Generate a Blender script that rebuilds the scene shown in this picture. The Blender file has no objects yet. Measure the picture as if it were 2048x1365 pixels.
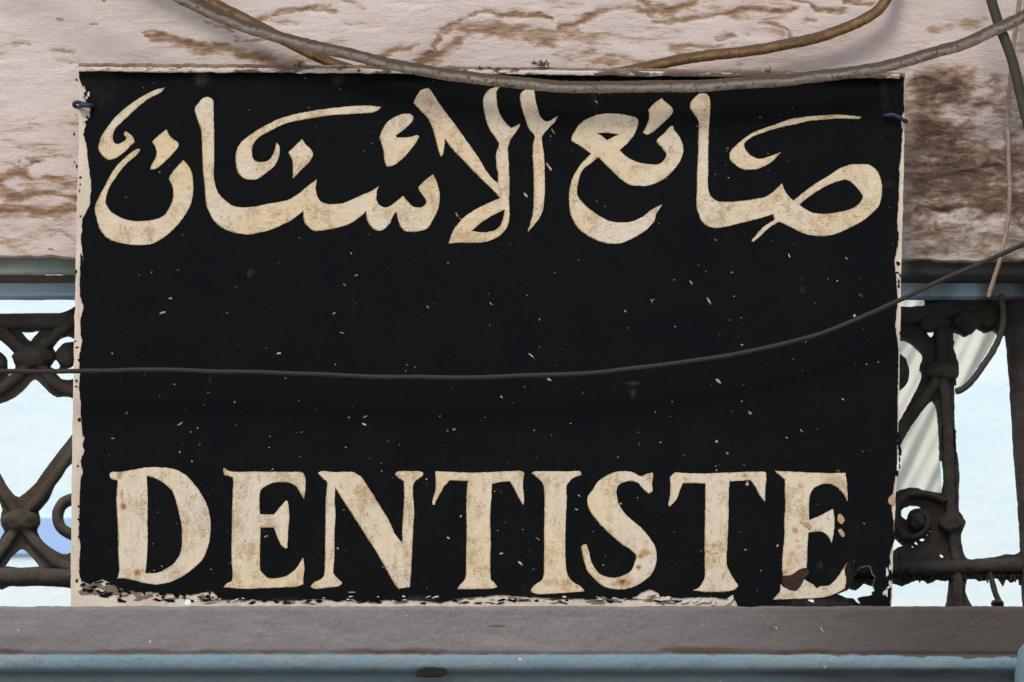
import bpy, bmesh, math, random
import numpy as np
from mathutils import Vector, geometry, noise as mnoise

random.seed(7); RNG = np.random.default_rng(11)
scene = bpy.context.scene
COL = scene.collection

# ------------------------------------------------------------------ camera, light, exposure
S = 0.0006            # metres per photo pixel on the sign's face
D = 6.0               # camera to sign
CZ = 1.7; UP = 1.2    # eye height; the sign's centre hangs this much above it
cam_d = bpy.data.cameras.new('camera'); cam = bpy.data.objects.new('camera', cam_d); COL.objects.link(cam)
cam.location = (0, -D, CZ); cam.rotation_euler = (math.radians(90), 0, 0)
cam_d.sensor_width = 36; W = 2048 * S
cam_d.lens = 36 * D / W; cam_d.shift_y = UP / W
cam_d.clip_start = 0.1; cam_d.clip_end = 2000
cam_d.dof.use_dof = True; cam_d.dof.focus_distance = D; cam_d.dof.aperture_fstop = 11
scene.camera = cam

SUN_EL, SUN_AZ = 52, 200      # azimuth clockwise from +Y: the light comes from behind the camera, a little left
world = bpy.data.worlds.new('World'); scene.world = world; world.use_nodes = True
wn = world.node_tree; bgn = wn.nodes['Background']
sky = wn.nodes.new('ShaderNodeTexSky'); sky.sky_type = 'NISHITA'; sky.sun_disc = False
sky.sun_elevation = math.radians(SUN_EL); sky.sun_rotation = math.radians(SUN_AZ)
sky.dust_density = 4.0; sky.air_density = 1.0; sky.ozone_density = 0.6
wn.links.new(sky.outputs[0], bgn.inputs[0]); bgn.inputs[1].default_value = 0.12
sun_d = bpy.data.lights.new('sun', 'SUN'); sun = bpy.data.objects.new('sun', sun_d); COL.objects.link(sun)
sun_d.energy = 1.3; sun_d.angle = math.radians(16); sun_d.color = (1.0, 0.93, 0.84)
az, el = math.radians(SUN_AZ), math.radians(SUN_EL)
sd = Vector((math.sin(az) * math.cos(el), math.cos(az) * math.cos(el), math.sin(el)))
sun.rotation_euler = sd.to_track_quat('Z', 'Y').to_euler(); sun.location = sd * 10
scene.view_settings.view_transform = 'Standard'; scene.view_settings.look = 'None'
scene.view_settings.gamma = 1; scene.view_settings.use_curve_mapping = False
scene.view_settings.exposure = 0.5

# ------------------------------------------------------------------ helpers
def P(px, py, y=0.0):
    t = (D + y) / D
    return Vector(((px - 1024) * S * t, y, CZ + (UP + (682.5 - py) * S) * t))

def zat(py, y): return P(0, py, y).z

def tag(o, label=None, cat=None, group=None, kind=None):
    if label: o['label'] = label
    if cat: o['category'] = cat
    if group: o['group'] = group
    if kind: o['kind'] = kind
    return o

def empty(name, loc, label, cat, group=None):
    o = bpy.data.objects.new(name, None); COL.objects.link(o); o.location = loc
    o.empty_display_size = 0.05
    return tag(o, label, cat, group)

def mesh_obj(name, verts, faces, mat, parent=None, origin=None, smooth=False, attrs=None):
    """verts in world coordinates; parent is an unrotated Empty / object"""
    base = Vector(origin) if origin is not None else (world_loc(parent) if parent else Vector((0, 0, 0)))
    me = bpy.data.meshes.new(name)
    v = np.asarray(verts, dtype=float) - np.array(base)
    me.from_pydata(v.tolist(), [], faces if isinstance(faces, list) else faces.tolist())
    me.update()
    if smooth: me.polygons.foreach_set('use_smooth', [True] * len(me.polygons))
    if attrs:
        for k, a in attrs.items():
            at = me.attributes.new(k, 'FLOAT', 'POINT'); at.data.foreach_set('value', np.asarray(a, dtype=np.float32).ravel())
    me.materials.append(mat)
    o = bpy.data.objects.new(name, me); COL.objects.link(o)
    if parent: o.parent = parent; o.location = base - world_loc(parent)
    else: o.location = base
    return o

def world_loc(o):
    l = Vector((0, 0, 0))
    while o: l = l + o.location; o = o.parent
    return l

# numpy value noise
def vnoise(x, y, seed=0):
    xi = np.floor(x).astype(np.int64); yi = np.floor(y).astype(np.int64)
    fx = x - xi; fy = y - yi; fx = fx * fx * (3 - 2 * fx); fy = fy * fy * (3 - 2 * fy)
    def h(a, b):
        n = (a * 374761393 + b * 668265263 + seed * 982451653) & 0xffffffff
        n = ((n ^ (n >> 13)) * 1274126177) & 0xffffffff
        return ((n ^ (n >> 16)) & 0xffff) / 65535.0
    a = h(xi, yi); b = h(xi + 1, yi); c = h(xi, yi + 1); d = h(xi + 1, yi + 1)
    return (a * (1 - fx) + b * fx) * (1 - fy) + (c * (1 - fx) + d * fx) * fy

def fbm(x, y, oct=4, seed=0, gain=0.5):
    s = 0; a = 1; t = 0
    for k in range(oct):
        s = s + a * vnoise(x * 2 ** k, y * 2 ** k, seed + k * 17); t += a; a *= gain
    return s / t

def smooth01(x): x = np.clip(x, 0, 1); return x * x * (3 - 2 * x)

# polylines: "x,y" smooth, "x,y!" corner
def parse(s, ox=0, oy=0, sc=1.0):
    out = []
    for t in s.split():
        c = t.endswith('!'); a, b = t.rstrip('!').split(',')
        out.append((ox + float(a) / sc, oy + float(b) / sc, c))
    return out

def cr(p0, p1, p2, p3, t):
    return 0.5 * ((2 * p1) + (-p0 + p2) * t + (2 * p0 - 5 * p1 + 4 * p2 - p3) * t * t + (-p0 + 3 * p1 - 3 * p2 + p3) * t ** 3)

def spline(pts, closed=True, step=3.0):
    n = len(pts); out = []
    rng = range(n) if closed else range(n - 1)
    for i in rng:
        g = lambda k: pts[k % n] if closed else pts[min(max(k, 0), n - 1)]
        a, b, c, d = g(i - 1), g(i), g(i + 1), g(i + 2)
        if b[2] if len(b) > 2 else False: a = b
        if c[2] if len(c) > 2 else False: d = c
        L = math.hypot(c[0] - b[0], c[1] - b[1]); m = max(1, int(L / step))
        for k in range(m):
            t = k / m
            out.append((cr(a[0], b[0], c[0], d[0], t), cr(a[1], b[1], c[1], d[1], t)))
    if not closed: out.append((pts[-1][0], pts[-1][1]))
    return out

def jitter(loop, amp, freq=0.25, seed=0):
    a = np.array(loop); n = len(a)
    x, y = a[:, 0], a[:, 1]
    dx = fbm(x * freq + 31, y * freq, 3, seed) - 0.5; dy = fbm(x * freq, y * freq + 57, 3, seed + 5) - 0.5
    return np.stack([x + dx * 2 * amp, y + dy * 2 * amp], 1)

def rough(pts, step=2.5, amp=3.0, freq=0.08, seed=0):
    """closed straight-edged outline with ragged edges"""
    out = []
    n = len(pts)
    for i in range(n):
        a, b = pts[i], pts[(i + 1) % n]
        m = max(1, int(math.hypot(b[0] - a[0], b[1] - a[1]) / step))
        for k in range(m): out.append((a[0] + (b[0] - a[0]) * k / m, a[1] + (b[1] - a[1]) * k / m))
    return jitter(out, amp, freq, seed)

def inside(poly, x, y):
    px, py = poly[:, 0], poly[:, 1]; qx, qy = np.roll(px, -1), np.roll(py, -1)
    c = np.zeros(len(x), bool)
    for a, b, e, f in zip(px, py, qx, qy):
        if b == f: continue
        c ^= ((b > y) != (f > y)) & (x < (e - a) * (y - b) / (f - b) + a)
    return c

def slab(name, solids, holes, y, thick, mat, parent, extra=None, attrs=None, back=False):
    """flat piece cut to outlines given in photo pixels on the plane y, its edge running back by thick"""
    pts = []; edges = []
    for lp in list(solids) + list(holes):
        b = len(pts); m = len(lp)
        pts += [Vector((float(q[0]), float(q[1]))) for q in lp]
        edges += [(b + k, b + (k + 1) % m) for k in range(m)]
    if extra: pts += [Vector(e) for e in extra]
    v, e, f = geometry.delaunay_2d_cdt(pts, edges, [], 0, 1e-4)[:3]
    va = np.array([(q.x, q.y) for q in v]); fa = np.array([list(t) for t in f])
    cx = va[fa][:, :, 0].mean(1); cy = va[fa][:, :, 1].mean(1)
    keep = np.zeros(len(fa), bool)
    for lp in solids: keep |= inside(np.asarray(lp), cx, cy)
    for lp in holes: keep &= ~inside(np.asarray(lp), cx, cy)
    fa = fa[keep]
    # face orientation towards the camera (-y): photo y grows downwards
    tri = va[fa]; area = (tri[:, 1, 0] - tri[:, 0, 0]) * (tri[:, 2, 1] - tri[:, 0, 1]) - (tri[:, 1, 1] - tri[:, 0, 1]) * (tri[:, 2, 0] - tri[:, 0, 0])
    fa[area > 0] = fa[area > 0][:, ::-1]
    cnt = {}
    for t in fa.tolist():
        for a, b in ((t[0], t[1]), (t[1], t[2]), (t[2], t[0])): cnt[(a, b)] = cnt.get((a, b), 0) + 1
    bound = [(a, b) for (a, b) in cnt if (b, a) not in cnt]
    V = [P(q[0], q[1], y) for q in va]; n = len(V)
    V += [Vector((q.x, y + thick, q.z)) for q in V]
    F = fa.tolist() + [[b, a, a + n, b + n] for a, b in bound]
    if back: F += [[c + n, b + n, a + n] for a, b, c in fa.tolist()]
    used = sorted({i for f_ in F for i in f_}); rm = {i: k for k, i in enumerate(used)}
    V = [V[i] for i in used]; F = [[rm[i] for i in f_] for f_ in F]
    at = None
    if attrs:
        ua = np.array(used) % n; at = attrs(va[ua, 0], va[ua, 1])
    return mesh_obj(name, V, F, mat, parent, attrs=at)

def tube(name, pts3, rad, mat, parent=None, seg=12, step=0.006, flat=1.0, rough_a=0.0, rough_f=60, taper=None, smooth=True, seed=0, origin=None, only_data=False, kink=0.0):
    """sweep along world points (Vector list), radius in metres, a rough skin of relative height rough_a"""
    P3 = [Vector(p) for p in pts3]; pts = []
    n = len(P3)
    for i in range(n - 1):
        a, b, c, d = P3[max(i - 1, 0)], P3[i], P3[i + 1], P3[min(i + 2, n - 1)]
        m = max(1, int((c - b).length / step))
        for k in range(m): pts.append(cr(a, b, c, d, k / m))
    pts.append(P3[-1]); m = len(pts)
    if kink: pts = [p + Vector((mnoise.noise(p * 16), 0, mnoise.noise(p * 18 + Vector((4, 2, 1))))) * kink for p in pts]
    V = []; F = []; N = []
    up = Vector((0, 1, 0))
    for i, p in enumerate(pts):
        t = (pts[min(i + 1, m - 1)] - pts[max(i - 1, 0)]).normalized()
        a = t.cross(up)
        if a.length < 1e-3: a = Vector((1, 0, 0))
        a.normalize(); b = a.cross(t).normalized()
        r = rad(i / (m - 1)) if callable(rad) else rad
        if taper: r *= taper(i / (m - 1))
        for k in range(seg):
            w = 2 * math.pi * k / seg
            d = a * math.cos(w) + b * math.sin(w) * flat
            rr = r
            if rough_a:
                q = p + d * r
                rr *= 1 + rough_a * (mnoise.noise(q * rough_f + Vector((seed, 0, 0))) + 0.6 * mnoise.noise(q * rough_f * 2.7))
            V.append(p + d * rr); N.append(d.normalized().z)
    for i in range(m - 1):
        for k in range(seg):
            k2 = (k + 1) % seg
            F.append([i * seg + k, i * seg + k2, (i + 1) * seg + k2, (i + 1) * seg + k])
    F.append([k for k in range(seg)][::-1]); F.append([(m - 1) * seg + k for k in range(seg)])
    if only_data: return V, F, N
    return mesh_obj(name, V, F, mat, parent, smooth=smooth, attrs={'upward': N}, origin=origin)

def join_data(name, parts, mat, parent=None, smooth=True, origin=None):
    V = []; F = []; N = []
    for v, f, n in parts:
        b = len(V); V += v; N += n; F += [[i + b for i in q] for q in f]
    return mesh_obj(name, V, F, mat, parent, smooth=smooth, attrs={'upward': N}, origin=origin)

def ball(c, rx, ry, rz, seg=26, ring=18, amp=0.08, f=130, seed=0):
    V = []; F = []; N = []
    for i in range(ring + 1):
        th = math.pi * i / ring
        for k in range(seg):
            w = 2 * math.pi * k / seg
            d = Vector((math.sin(th) * math.cos(w), math.sin(th) * math.sin(w), math.cos(th)))
            q = Vector(c) + Vector((d.x * rx, d.y * ry, d.z * rz))
            q += d * (rx * amp * mnoise.noise(q * f + Vector((seed, 3, 0))))
            V.append(q); N.append(d.z)
    for i in range(ring):
        for k in range(seg):
            k2 = (k + 1) % seg; F.append([i * seg + k, (i + 1) * seg + k, (i + 1) * seg + k2, i * seg + k2])
    return V, F, N

# ------------------------------------------------------------------ materials
class M:
    def __init__(s, name, rough=0.7, spec=0.3):
        s.m = bpy.data.materials.new(name); s.m.use_nodes = True
        s.t = s.m.node_tree; s.b = s.t.nodes['Principled BSDF']
        s.b.inputs['Roughness'].default_value = rough; s.b.inputs['Specular IOR Level'].default_value = spec
        s.tc = s.t.nodes.new('ShaderNodeTexCoord')
    def l(s, a, b): s.t.links.new(a, b)
    def noise(s, scale=10, detail=6, rough=0.6, stretch=(1, 1, 1), off=(0, 0, 0), distort=0.0):
        mp = s.t.nodes.new('ShaderNodeMapping'); mp.inputs['Scale'].default_value = stretch; mp.inputs['Location'].default_value = off
        s.l(s.tc.outputs['Object'], mp.inputs[0])
        n = s.t.nodes.new('ShaderNodeTexNoise'); n.inputs['Scale'].default_value = scale; n.inputs['Detail'].default_value = detail
        n.inputs['Roughness'].default_value = rough; n.inputs['Distortion'].default_value = distort
        s.l(mp.outputs[0], n.inputs['Vector']); return n.outputs['Fac']
    def voro(s, scale, feature='F1', stretch=(1, 1, 1)):
        mp = s.t.nodes.new('ShaderNodeMapping'); mp.inputs['Scale'].default_value = stretch
        s.l(s.tc.outputs['Object'], mp.inputs[0])
        n = s.t.nodes.new('ShaderNodeTexVoronoi'); n.inputs['Scale'].default_value = scale; n.feature = feature
        s.l(mp.outputs[0], n.inputs['Vector']); return n.outputs['Distance']
    def attr(s, name):
        n = s.t.nodes.new('ShaderNodeAttribute'); n.attribute_name = name; return n.outputs['Fac']
    def rng(s, v, a, b, c=0.0, d=1.0, sm=True):
        n = s.t.nodes.new('ShaderNodeMapRange'); n.interpolation_type = 'SMOOTHSTEP' if sm else 'LINEAR'
        for i, q in enumerate((a, b, c, d)): n.inputs[i + 1].default_value = q
        s.l(v, n.inputs[0]); return n.outputs[0]
    def math(s, op, a, b=None):
        n = s.t.nodes.new('ShaderNodeMath'); n.operation = op
        for i, q in enumerate((a, b)):
            if q is None: continue
            if isinstance(q, (int, float)): n.inputs[i].default_value = q
            else: s.l(q, n.inputs[i])
        return n.outputs[0]
    def mix(s, f, a, b, mode='MIX'):
        n = s.t.nodes.new('ShaderNodeMix'); n.data_type = 'RGBA'; n.blend_type = mode
        if isinstance(f, (int, float)): n.inputs[0].default_value = f
        else: s.l(f, n.inputs[0])
        for i, q in ((6, a), (7, b)):
            if isinstance(q, tuple): n.inputs[i].default_value = q + (1,) if len(q) == 3 else q
            else: s.l(q, n.inputs[i])
        return n.outputs[2]
    def color(s, c):
        if isinstance(c, tuple): s.b.inputs['Base Color'].default_value = c + (1,)
        else: s.l(c, s.b.inputs['Base Color'])
    def bump(s, h, dist=0.001, strength=1.0):
        n = s.t.nodes.new('ShaderNodeBump'); n.inputs['Distance'].default_value = dist; n.inputs['Strength'].default_value = strength
        s.l(h, n.inputs['Height'])
        if s.b.inputs['Normal'].is_linked: s.l(s.b.inputs['Normal'].links[0].from_socket, n.inputs['Normal'])
        s.l(n.outputs[0], s.b.inputs['Normal'])

# peeling pinkish plaster
mp_ = M('pink plaster', 0.85, 0.2)
g1 = mp_.noise(16, 8, 0.65, (0.4, 1, 1)); g2 = mp_.noise(130, 9, 0.75, (0.2, 1, 1), distort=0.4); g3 = mp_.noise(5, 4, 0.5, (0.6, 1, 1))
g4 = mp_.noise(800, 3, 0.6); g5 = mp_.noise(30, 10, 0.75, (0.28, 1, 1), (3, 1, 5), distort=0.9); g6 = mp_.noise(85, 9, 0.75, (0.5, 1, 1), (1, 6, 2), distort=0.5)
lump = mp_.attr('lump')
c = mp_.mix(mp_.rng(g3, 0.35, 0.65), (0.56, 0.51, 0.49), (0.50, 0.44, 0.42))
c = mp_.mix(mp_.rng(g1, 0.5, 0.8, 0, 0.35), c, (0.50, 0.40, 0.36))
st = mp_.attr('stain'); gr = mp_.attr('dark_tone')
cen = lambda v, k: mp_.math('MULTIPLY', mp_.math('SUBTRACT', v, 0.5), k)
fib = mp_.math('ADD', cen(g2, 5.0), cen(g5, 3.4))
lum = mp_.math('ADD', cen(g6, 5.2), cen(g5, 2.4))
nz = mp_.math('ADD', mp_.math('MULTIPLY', fib, mp_.math('SUBTRACT', 1.0, lump)), mp_.math('MULTIPLY', lum, lump))
gate = mp_.rng(st, 0.04, 0.22)
f1 = mp_.math('MULTIPLY', mp_.rng(mp_.math('ADD', st, mp_.math('MULTIPLY', nz, 0.55)), 0.15, 0.75, 0, 0.85), gate)
c = mp_.mix(f1, c, mp_.mix(lump, (0.26, 0.155, 0.07), (0.185, 0.105, 0.055)))
f2 = mp_.math('MULTIPLY', mp_.rng(mp_.math('ADD', st, mp_.math('MULTIPLY', nz, 0.6)), 0.64, 1.2, 0, 0.9), gate)
c = mp_.mix(f2, c, mp_.mix(lump, (0.13, 0.07, 0.035), (0.055, 0.032, 0.02)))
fine = mp_.math('MULTIPLY', mp_.rng(g2, 0.60, 0.74, 0, 0.6), mp_.rng(mp_.noise(9, 5, 0.6, (0.5, 1, 1), (8, 8, 8)), 0.46, 0.62))
c = mp_.mix(fine, c, (0.27, 0.19, 0.14))
c = mp_.mix(mp_.math('MULTIPLY', gr, mp_.rng(g5, 0.3, 0.6, 0.2, 0.9)), c, (0.17, 0.165, 0.125))
c = mp_.mix(mp_.rng(g4, 0.35, 0.7, 0, 0.3), c, (0.25, 0.22, 0.2))
mp_.color(c); mp_.bump(g4, 0.0006); mp_.bump(mp_.math('MULTIPLY', g2, mp_.rng(g1, 0.4, 0.65, 0.05, 1)), 0.002); mp_.bump(mp_.math('MULTIPLY', g6, mp_.math('ADD', mp_.math('MULTIPLY', lump, 2.5), 0.8)), 0.002)
PLASTER = mp_.m

# weathered oil paint on wood / render (attribute 'paint' 0 grey render, 1 blue paint)
ml = M('ledge render', 0.8, 0.25)
a1 = ml.noise(30, 8, 0.7, (0.25, 1, 1)); a2 = ml.noise(420, 4, 0.7); a3 = ml.noise(4, 5, 0.6, (0.5, 1, 1)); a4 = ml.noise(120, 6, 0.7)
gy = ml.mix(ml.rng(a3, 0.35, 0.65), (0.158, 0.157, 0.163), (0.128, 0.125, 0.127))
gy = ml.mix(ml.rng(a1, 0.5, 0.75, 0, 0.4), gy, (0.085, 0.075, 0.066))
gy = ml.mix(ml.rng(a2, 0.4, 0.65, 0, 0.4), gy, (0.23, 0.215, 0.21))
gy = ml.mix(ml.rng(ml.noise(50, 7, 0.7, (0.12, 1, 1), (6, 1, 1)), 0.52, 0.68, 0, 0.4), gy, (0.25, 0.245, 0.245))
gy = ml.mix(ml.attr('dark_tone'), gy, (0.055, 0.049, 0.046))
bl = ml.mix(ml.rng(a1, 0.35, 0.7), (0.125, 0.205, 0.26), (0.18, 0.235, 0.26))
bl = ml.mix(ml.rng(a4, 0.55, 0.75, 0, 0.5), bl, (0.055, 0.085, 0.10))
bl = ml.mix(ml.math('MULTIPLY', ml.attr('hollow'), ml.rng(a1, 0.3, 0.6, 0.5, 0.95)), bl, (0.05, 0.06, 0.07))  # shade of the moulding's recess mixed into the blue
pa = ml.rng(ml.math('ADD', ml.attr('paint'), ml.math('MULTIPLY', ml.math('SUBTRACT', ml.noise(60, 8, 0.7, (0.5, 1, 1)), 0.5), 1.6)), 0.42, 0.58)
c = ml.mix(pa, gy, bl)
rs = ml.rng(ml.math('ADD', ml.attr('rust'), ml.math('MULTIPLY', ml.math('SUBTRACT', ml.noise(25, 8, 0.7, (0.3, 1, 1), (2, 2, 2)), 0.5), 1.6)), 0.35, 0.9, 0, 0.85)
c = ml.mix(rs, c, (0.085, 0.045, 0.026))
chip = ml.rng(ml.noise(70, 3, 0.5, (1, 1, 1), (5, 9, 1)), 0.735, 0.75)
c = ml.mix(chip, c, (0.42, 0.33, 0.27))
ml.color(c); ml.bump(a2, 0.0010); ml.bump(a4, 0.0012); ml.bump(a1, 0.0016)
LEDGE = ml.m

def paint_mat(name, c1, c2, dark, dirt=0.4, rough=0.7, st=(0.2, 1, 1)):
    m = M(name, rough, 0.3)
    n1 = m.noise(40, 7, 0.7, st); n2 = m.noise(300, 4, 0.7); n3 = m.noise(8, 6, 0.65, (0.5, 1, 1), (4, 2, 1))
    c = m.mix(m.rng(n1, 0.35, 0.65), c1, c2)
    c = m.mix(m.math('MULTIPLY', m.rng(n3, 0.45, 0.65), m.rng(n1, 0.35, 0.65, 0.3, dirt * 2)), c, dark)
    c = m.mix(m.rng(n2, 0.5, 0.75, 0, 0.3), c, dark)
    c = m.mix(m.math('MULTIPLY', m.attr('right_dark'), m.rng(n1, 0.4, 0.6, 1, 0.86)), c, (0.016, 0.016, 0.017))
    m.color(c); m.bump(n2, 0.0006); m.bump(n1, 0.0025); return m.m
GREEN = paint_mat('green grey lintel paint', (0.135, 0.18, 0.165), (0.20, 0.24, 0.225), (0.05, 0.06, 0.055))
DARKLINTEL = paint_mat('dirty lintel wood', (0.15, 0.11, 0.08), (0.11, 0.08, 0.062), (0.05, 0.04, 0.03))
PALEBLUE = paint_mat('pale blue paint', (0.38, 0.58, 0.76), (0.46, 0.64, 0.78), (0.2, 0.32, 0.44), 0.15)
COLBLUE = paint_mat('blue column paint', (0.10, 0.17, 0.21), (0.13, 0.20, 0.245), (0.07, 0.1, 0.12), 0.3)
FACADE = paint_mat('street wall render', (0.42, 0.40, 0.37), (0.36, 0.33, 0.30), (0.2, 0.17, 0.14), 0.4)

# sign: undercoat, black enamel, cream lettering
mu = M('cream undercoat', 0.6, 0.35)
u1 = mu.noise(60, 8, 0.7, (1, 1, 0.3)); u2 = mu.noise(260, 6, 0.75); u3 = mu.noise(12, 5, 0.6)
c = mu.mix(mu.rng(u3, 0.35, 0.65), (0.56, 0.505, 0.43), (0.46, 0.405, 0.33))
c = mu.mix(mu.rng(u1, 0.55, 0.72, 0, 0.6), c, (0.30, 0.24, 0.17))
c = mu.mix(mu.rng(u2, 0.62, 0.72, 0, 0.8), c, (0.07, 0.05, 0.04))
mu.color(c); mu.bump(u2, 0.0012); mu.bump(u1, 0.001); UNDER = mu.m

mb = M('black enamel', 0.6, 0.03)
k1 = mb.noise(14, 6, 0.6); k2 = mb.noise(500, 3, 0.7); k3 = mb.noise(60, 6, 0.7, (1, 1, 0.35))
c = mb.mix(mb.rng(k1, 0.35, 0.7), (0.0020, 0.0034, 0.0050), (0.0034, 0.0041, 0.0046))
c = mb.mix(mb.rng(k3, 0.6, 0.8, 0, 0.35), c, (0.014, 0.013, 0.0125))
c = mb.mix(mb.rng(k2, 0.45, 0.75, 0, 0.5), c, (0.014, 0.0145, 0.0145))
c = mb.mix(mb.rng(mb.noise(150, 2, 0.5, (1, 1, 1), (7, 3, 3)), 0.755, 0.78), c, (0.12, 0.105, 0.085))
c = mb.mix(mb.rng(mb.math('ADD', mb.attr('dust'), mb.math('MULTIPLY', mb.math('SUBTRACT', k3, 0.5), 1.5)), 0.3, 1.2, 0, 0.9), c, (0.036, 0.030, 0.025))
mb.color(c); mb.bump(k2, 0.0003); mb.bump(k3, 0.0008)
mb.l(mb.rng(k3, 0.3, 0.7, 0.48, 0.66), mb.b.inputs['Roughness']); BLACK = mb.m

def letter_mat(name, warm, vertical):
    m = M(name, 0.6, 0.25)
    st = (1, 1, 0.14) if vertical else (0.3, 1, 0.8)
    b1 = m.noise(170, 8, 0.75, st, distort=0.4); b2 = m.noise(14, 7, 0.7, (1, 1, 1), (1, 2, 3)); b3 = m.noise(800, 4, 0.75)
    b4 = m.noise(85, 4, 0.55, (0.75, 1, 1), (9, 2, 4), distort=3.0); b5 = m.noise(6, 3, 0.5, (1, 1, 1), (3, 3, 8)); b6 = m.noise(40, 8, 0.75, (1, 1, 0.7), (3, 1, 1))
    c = m.mix(m.rng(b5, 0.4, 0.6), (0.585, 0.50, 0.355), (0.56, 0.515, 0.43))
    if warm: c = m.mix(m.rng(b2, 0.42, 0.6, 0, 0.6), c, (0.57, 0.46, 0.285))
    c = m.mix(m.rng(b1, 0.46, 0.70, 0, 0.55), c, (0.43, 0.35, 0.22))
    c = m.mix(m.rng(b6, 0.50, 0.66, 0, 0.75), c, (0.37, 0.275, 0.145))
    ridge = m.math('ABSOLUTE', m.math('SUBTRACT', b4, 0.5))
    vein = m.math('MULTIPLY', m.rng(ridge, 0.0, 0.03, 1.0, 0), m.rng(b6, 0.43, 0.56, 0.08, 1.0))
    c = m.mix(m.math('MULTIPLY', vein, 0.85), c, (0.14, 0.10, 0.055))
    c = m.mix(m.rng(b3, 0.50, 0.74, 0, 0.5), c, (0.24, 0.19, 0.12))
    blot = m.noise(110, 8, 0.75, (1, 1, 1), (2, 5, 1))
    wr = m.math('ADD', m.attr('edge'), m.math('MULTIPLY', m.math('SUBTRACT', blot, 0.5), 2.4))
    c = m.mix(m.rng(wr, 0.55, 1.3, 0, 0.8), c, (0.30, 0.215, 0.09))
    rs = m.math('ADD', m.attr('rust'), m.math('MULTIPLY', m.math('SUBTRACT', blot, 0.5), 1.8))
    gt = m.rng(m.attr('rust'), 0.02, 0.12)
    c = m.mix(m.math('MULTIPLY', gt, m.rng(rs, 0.15, 0.7, 0, 0.85)), c, (0.33, 0.19, 0.065))
    c = m.mix(m.math('MULTIPLY', gt, m.rng(rs, 0.7, 1.15, 0, 0.95)), c, (0.065, 0.036, 0.02))
    m.color(c); m.bump(b3, 0.0005); m.bump(b1, 0.0012); m.bump(b4, 0.0005); return m.m
CREAM_A = letter_mat('cream lettering paint', True, False)
CREAM_L = letter_mat('cream roman lettering paint', False, True)
def flat_mat(name, c1, c2, sc=80, rough=0.75, bump=0.001):
    m = M(name, rough, 0.2); n = m.noise(sc, 6, 0.7)
    m.color(m.mix(m.rng(n, 0.35, 0.65), c1, c2)); m.bump(n, bump); return m.m
OCHRE = flat_mat('ochre paint edge', (0.25, 0.175, 0.075), (0.33, 0.25, 0.13), 120)
RUSTY = flat_mat('rust', (0.035, 0.018, 0.011), (0.014, 0.009, 0.007), 200)
STAIN = flat_mat('ochre rust stain', (0.22, 0.12, 0.04), (0.36, 0.25, 0.12), 150)
TAN = flat_mat('bare primer', (0.30, 0.19, 0.11), (0.40, 0.28, 0.185), 200)
CHIPM = flat_mat('cream paint flecks', (0.20, 0.145, 0.075), (0.42, 0.37, 0.28), 60)
GHOST = flat_mat('brown smudge', (0.0105, 0.0088, 0.008), (0.0075, 0.0072, 0.0078), 300)
WHITEFLAKE = flat_mat('white paint flakes', (0.58, 0.55, 0.53), (0.42, 0.39, 0.36), 250)

def rim_mat():
    m = M('flaking white rim paint', 0.7, 0.3)
    n1 = m.noise(70, 8, 0.8, (0.5, 1, 2)); n2 = m.noise(220, 6, 0.7); n3 = m.noise(12, 3, 0.5, (1, 1, 1), (5, 5, 5))
    c = m.mix(m.rng(m.math('ADD', n1, m.math('ADD', m.math('MULTIPLY', m.math('SUBTRACT', n3, 0.5), 0.9), m.math('MULTIPLY', m.attr('wear'), 0.1))), 0.50, 0.55), (0.50, 0.45, 0.41), (0.085, 0.06, 0.045))
    c = m.mix(m.rng(n2, 0.5, 0.7, 0, 0.5), c, (0.2, 0.15, 0.12))
    m.color(c); m.bump(n2, 0.001); m.bump(n1, 0.002); return m.m
RIM = rim_mat()
GRIMETOP = flat_mat('dirt settled on the rim', (0.13, 0.085, 0.06), (0.21, 0.155, 0.125), 60, 0.9, 0.003)

def cable_mat(name, c1, c2, dirt, amount=0.9):
    m = M(name, 0.7, 0.3)
    n1 = m.noise(60, 7, 0.75, (0.5, 1, 1)); n2 = m.noise(330, 5, 0.7); n3 = m.noise(160, 5, 0.7, (1, 1, 1), (4, 4, 4))
    c = m.mix(m.rng(n1, 0.35, 0.65), c1, c2)
    up = m.attr('upward')
    f = m.rng(m.math('ADD', up, m.math('MULTIPLY', m.math('SUBTRACT', n1, 0.5), 1.6)), -0.35, 0.30, 0, amount)
    c = m.mix(f, c, dirt)
    c = m.mix(m.rng(n3, 0.52, 0.64, 0, 0.75), c, dirt)
    c = m.mix(m.rng(n2, 0.5, 0.75, 0, 0.4), c, tuple(q * 0.5 for q in dirt))
    m.color(c); m.bump(n2, 0.001); m.bump(n1, 0.001); return m.m
CABLE_GREY = cable_mat('dusty grey cable sheath', (0.19, 0.16, 0.13), (0.35, 0.315, 0.265), (0.034, 0.023, 0.016), 0.95)
CABLE_OCHRE = cable_mat('yellowed cable sheath', (0.25, 0.155, 0.06), (0.19, 0.115, 0.05), (0.05, 0.03, 0.015), 0.9)
WIRE_DARK = cable_mat('dusty dark wire sheath', (0.024, 0.020, 0.018), (0.036, 0.03, 0.027), (0.02, 0.016, 0.013))
WIRE_BEIGE = cable_mat('beige flex', (0.30, 0.24, 0.185), (0.25, 0.2, 0.155), (0.16, 0.12, 0.085), 0.6)
WIRE_BLACK = cable_mat('black cable sheath', (0.035, 0.033, 0.028), (0.05, 0.046, 0.038), (0.03, 0.026, 0.02))
TIE = flat_mat('blue tie wire', (0.012, 0.017, 0.045), (0.028, 0.038, 0.08), 200, 0.5, 0.0004)
FUZZ = flat_mat('cobweb dust', (0.06, 0.045, 0.035), (0.1, 0.075, 0.055), 100)

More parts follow.
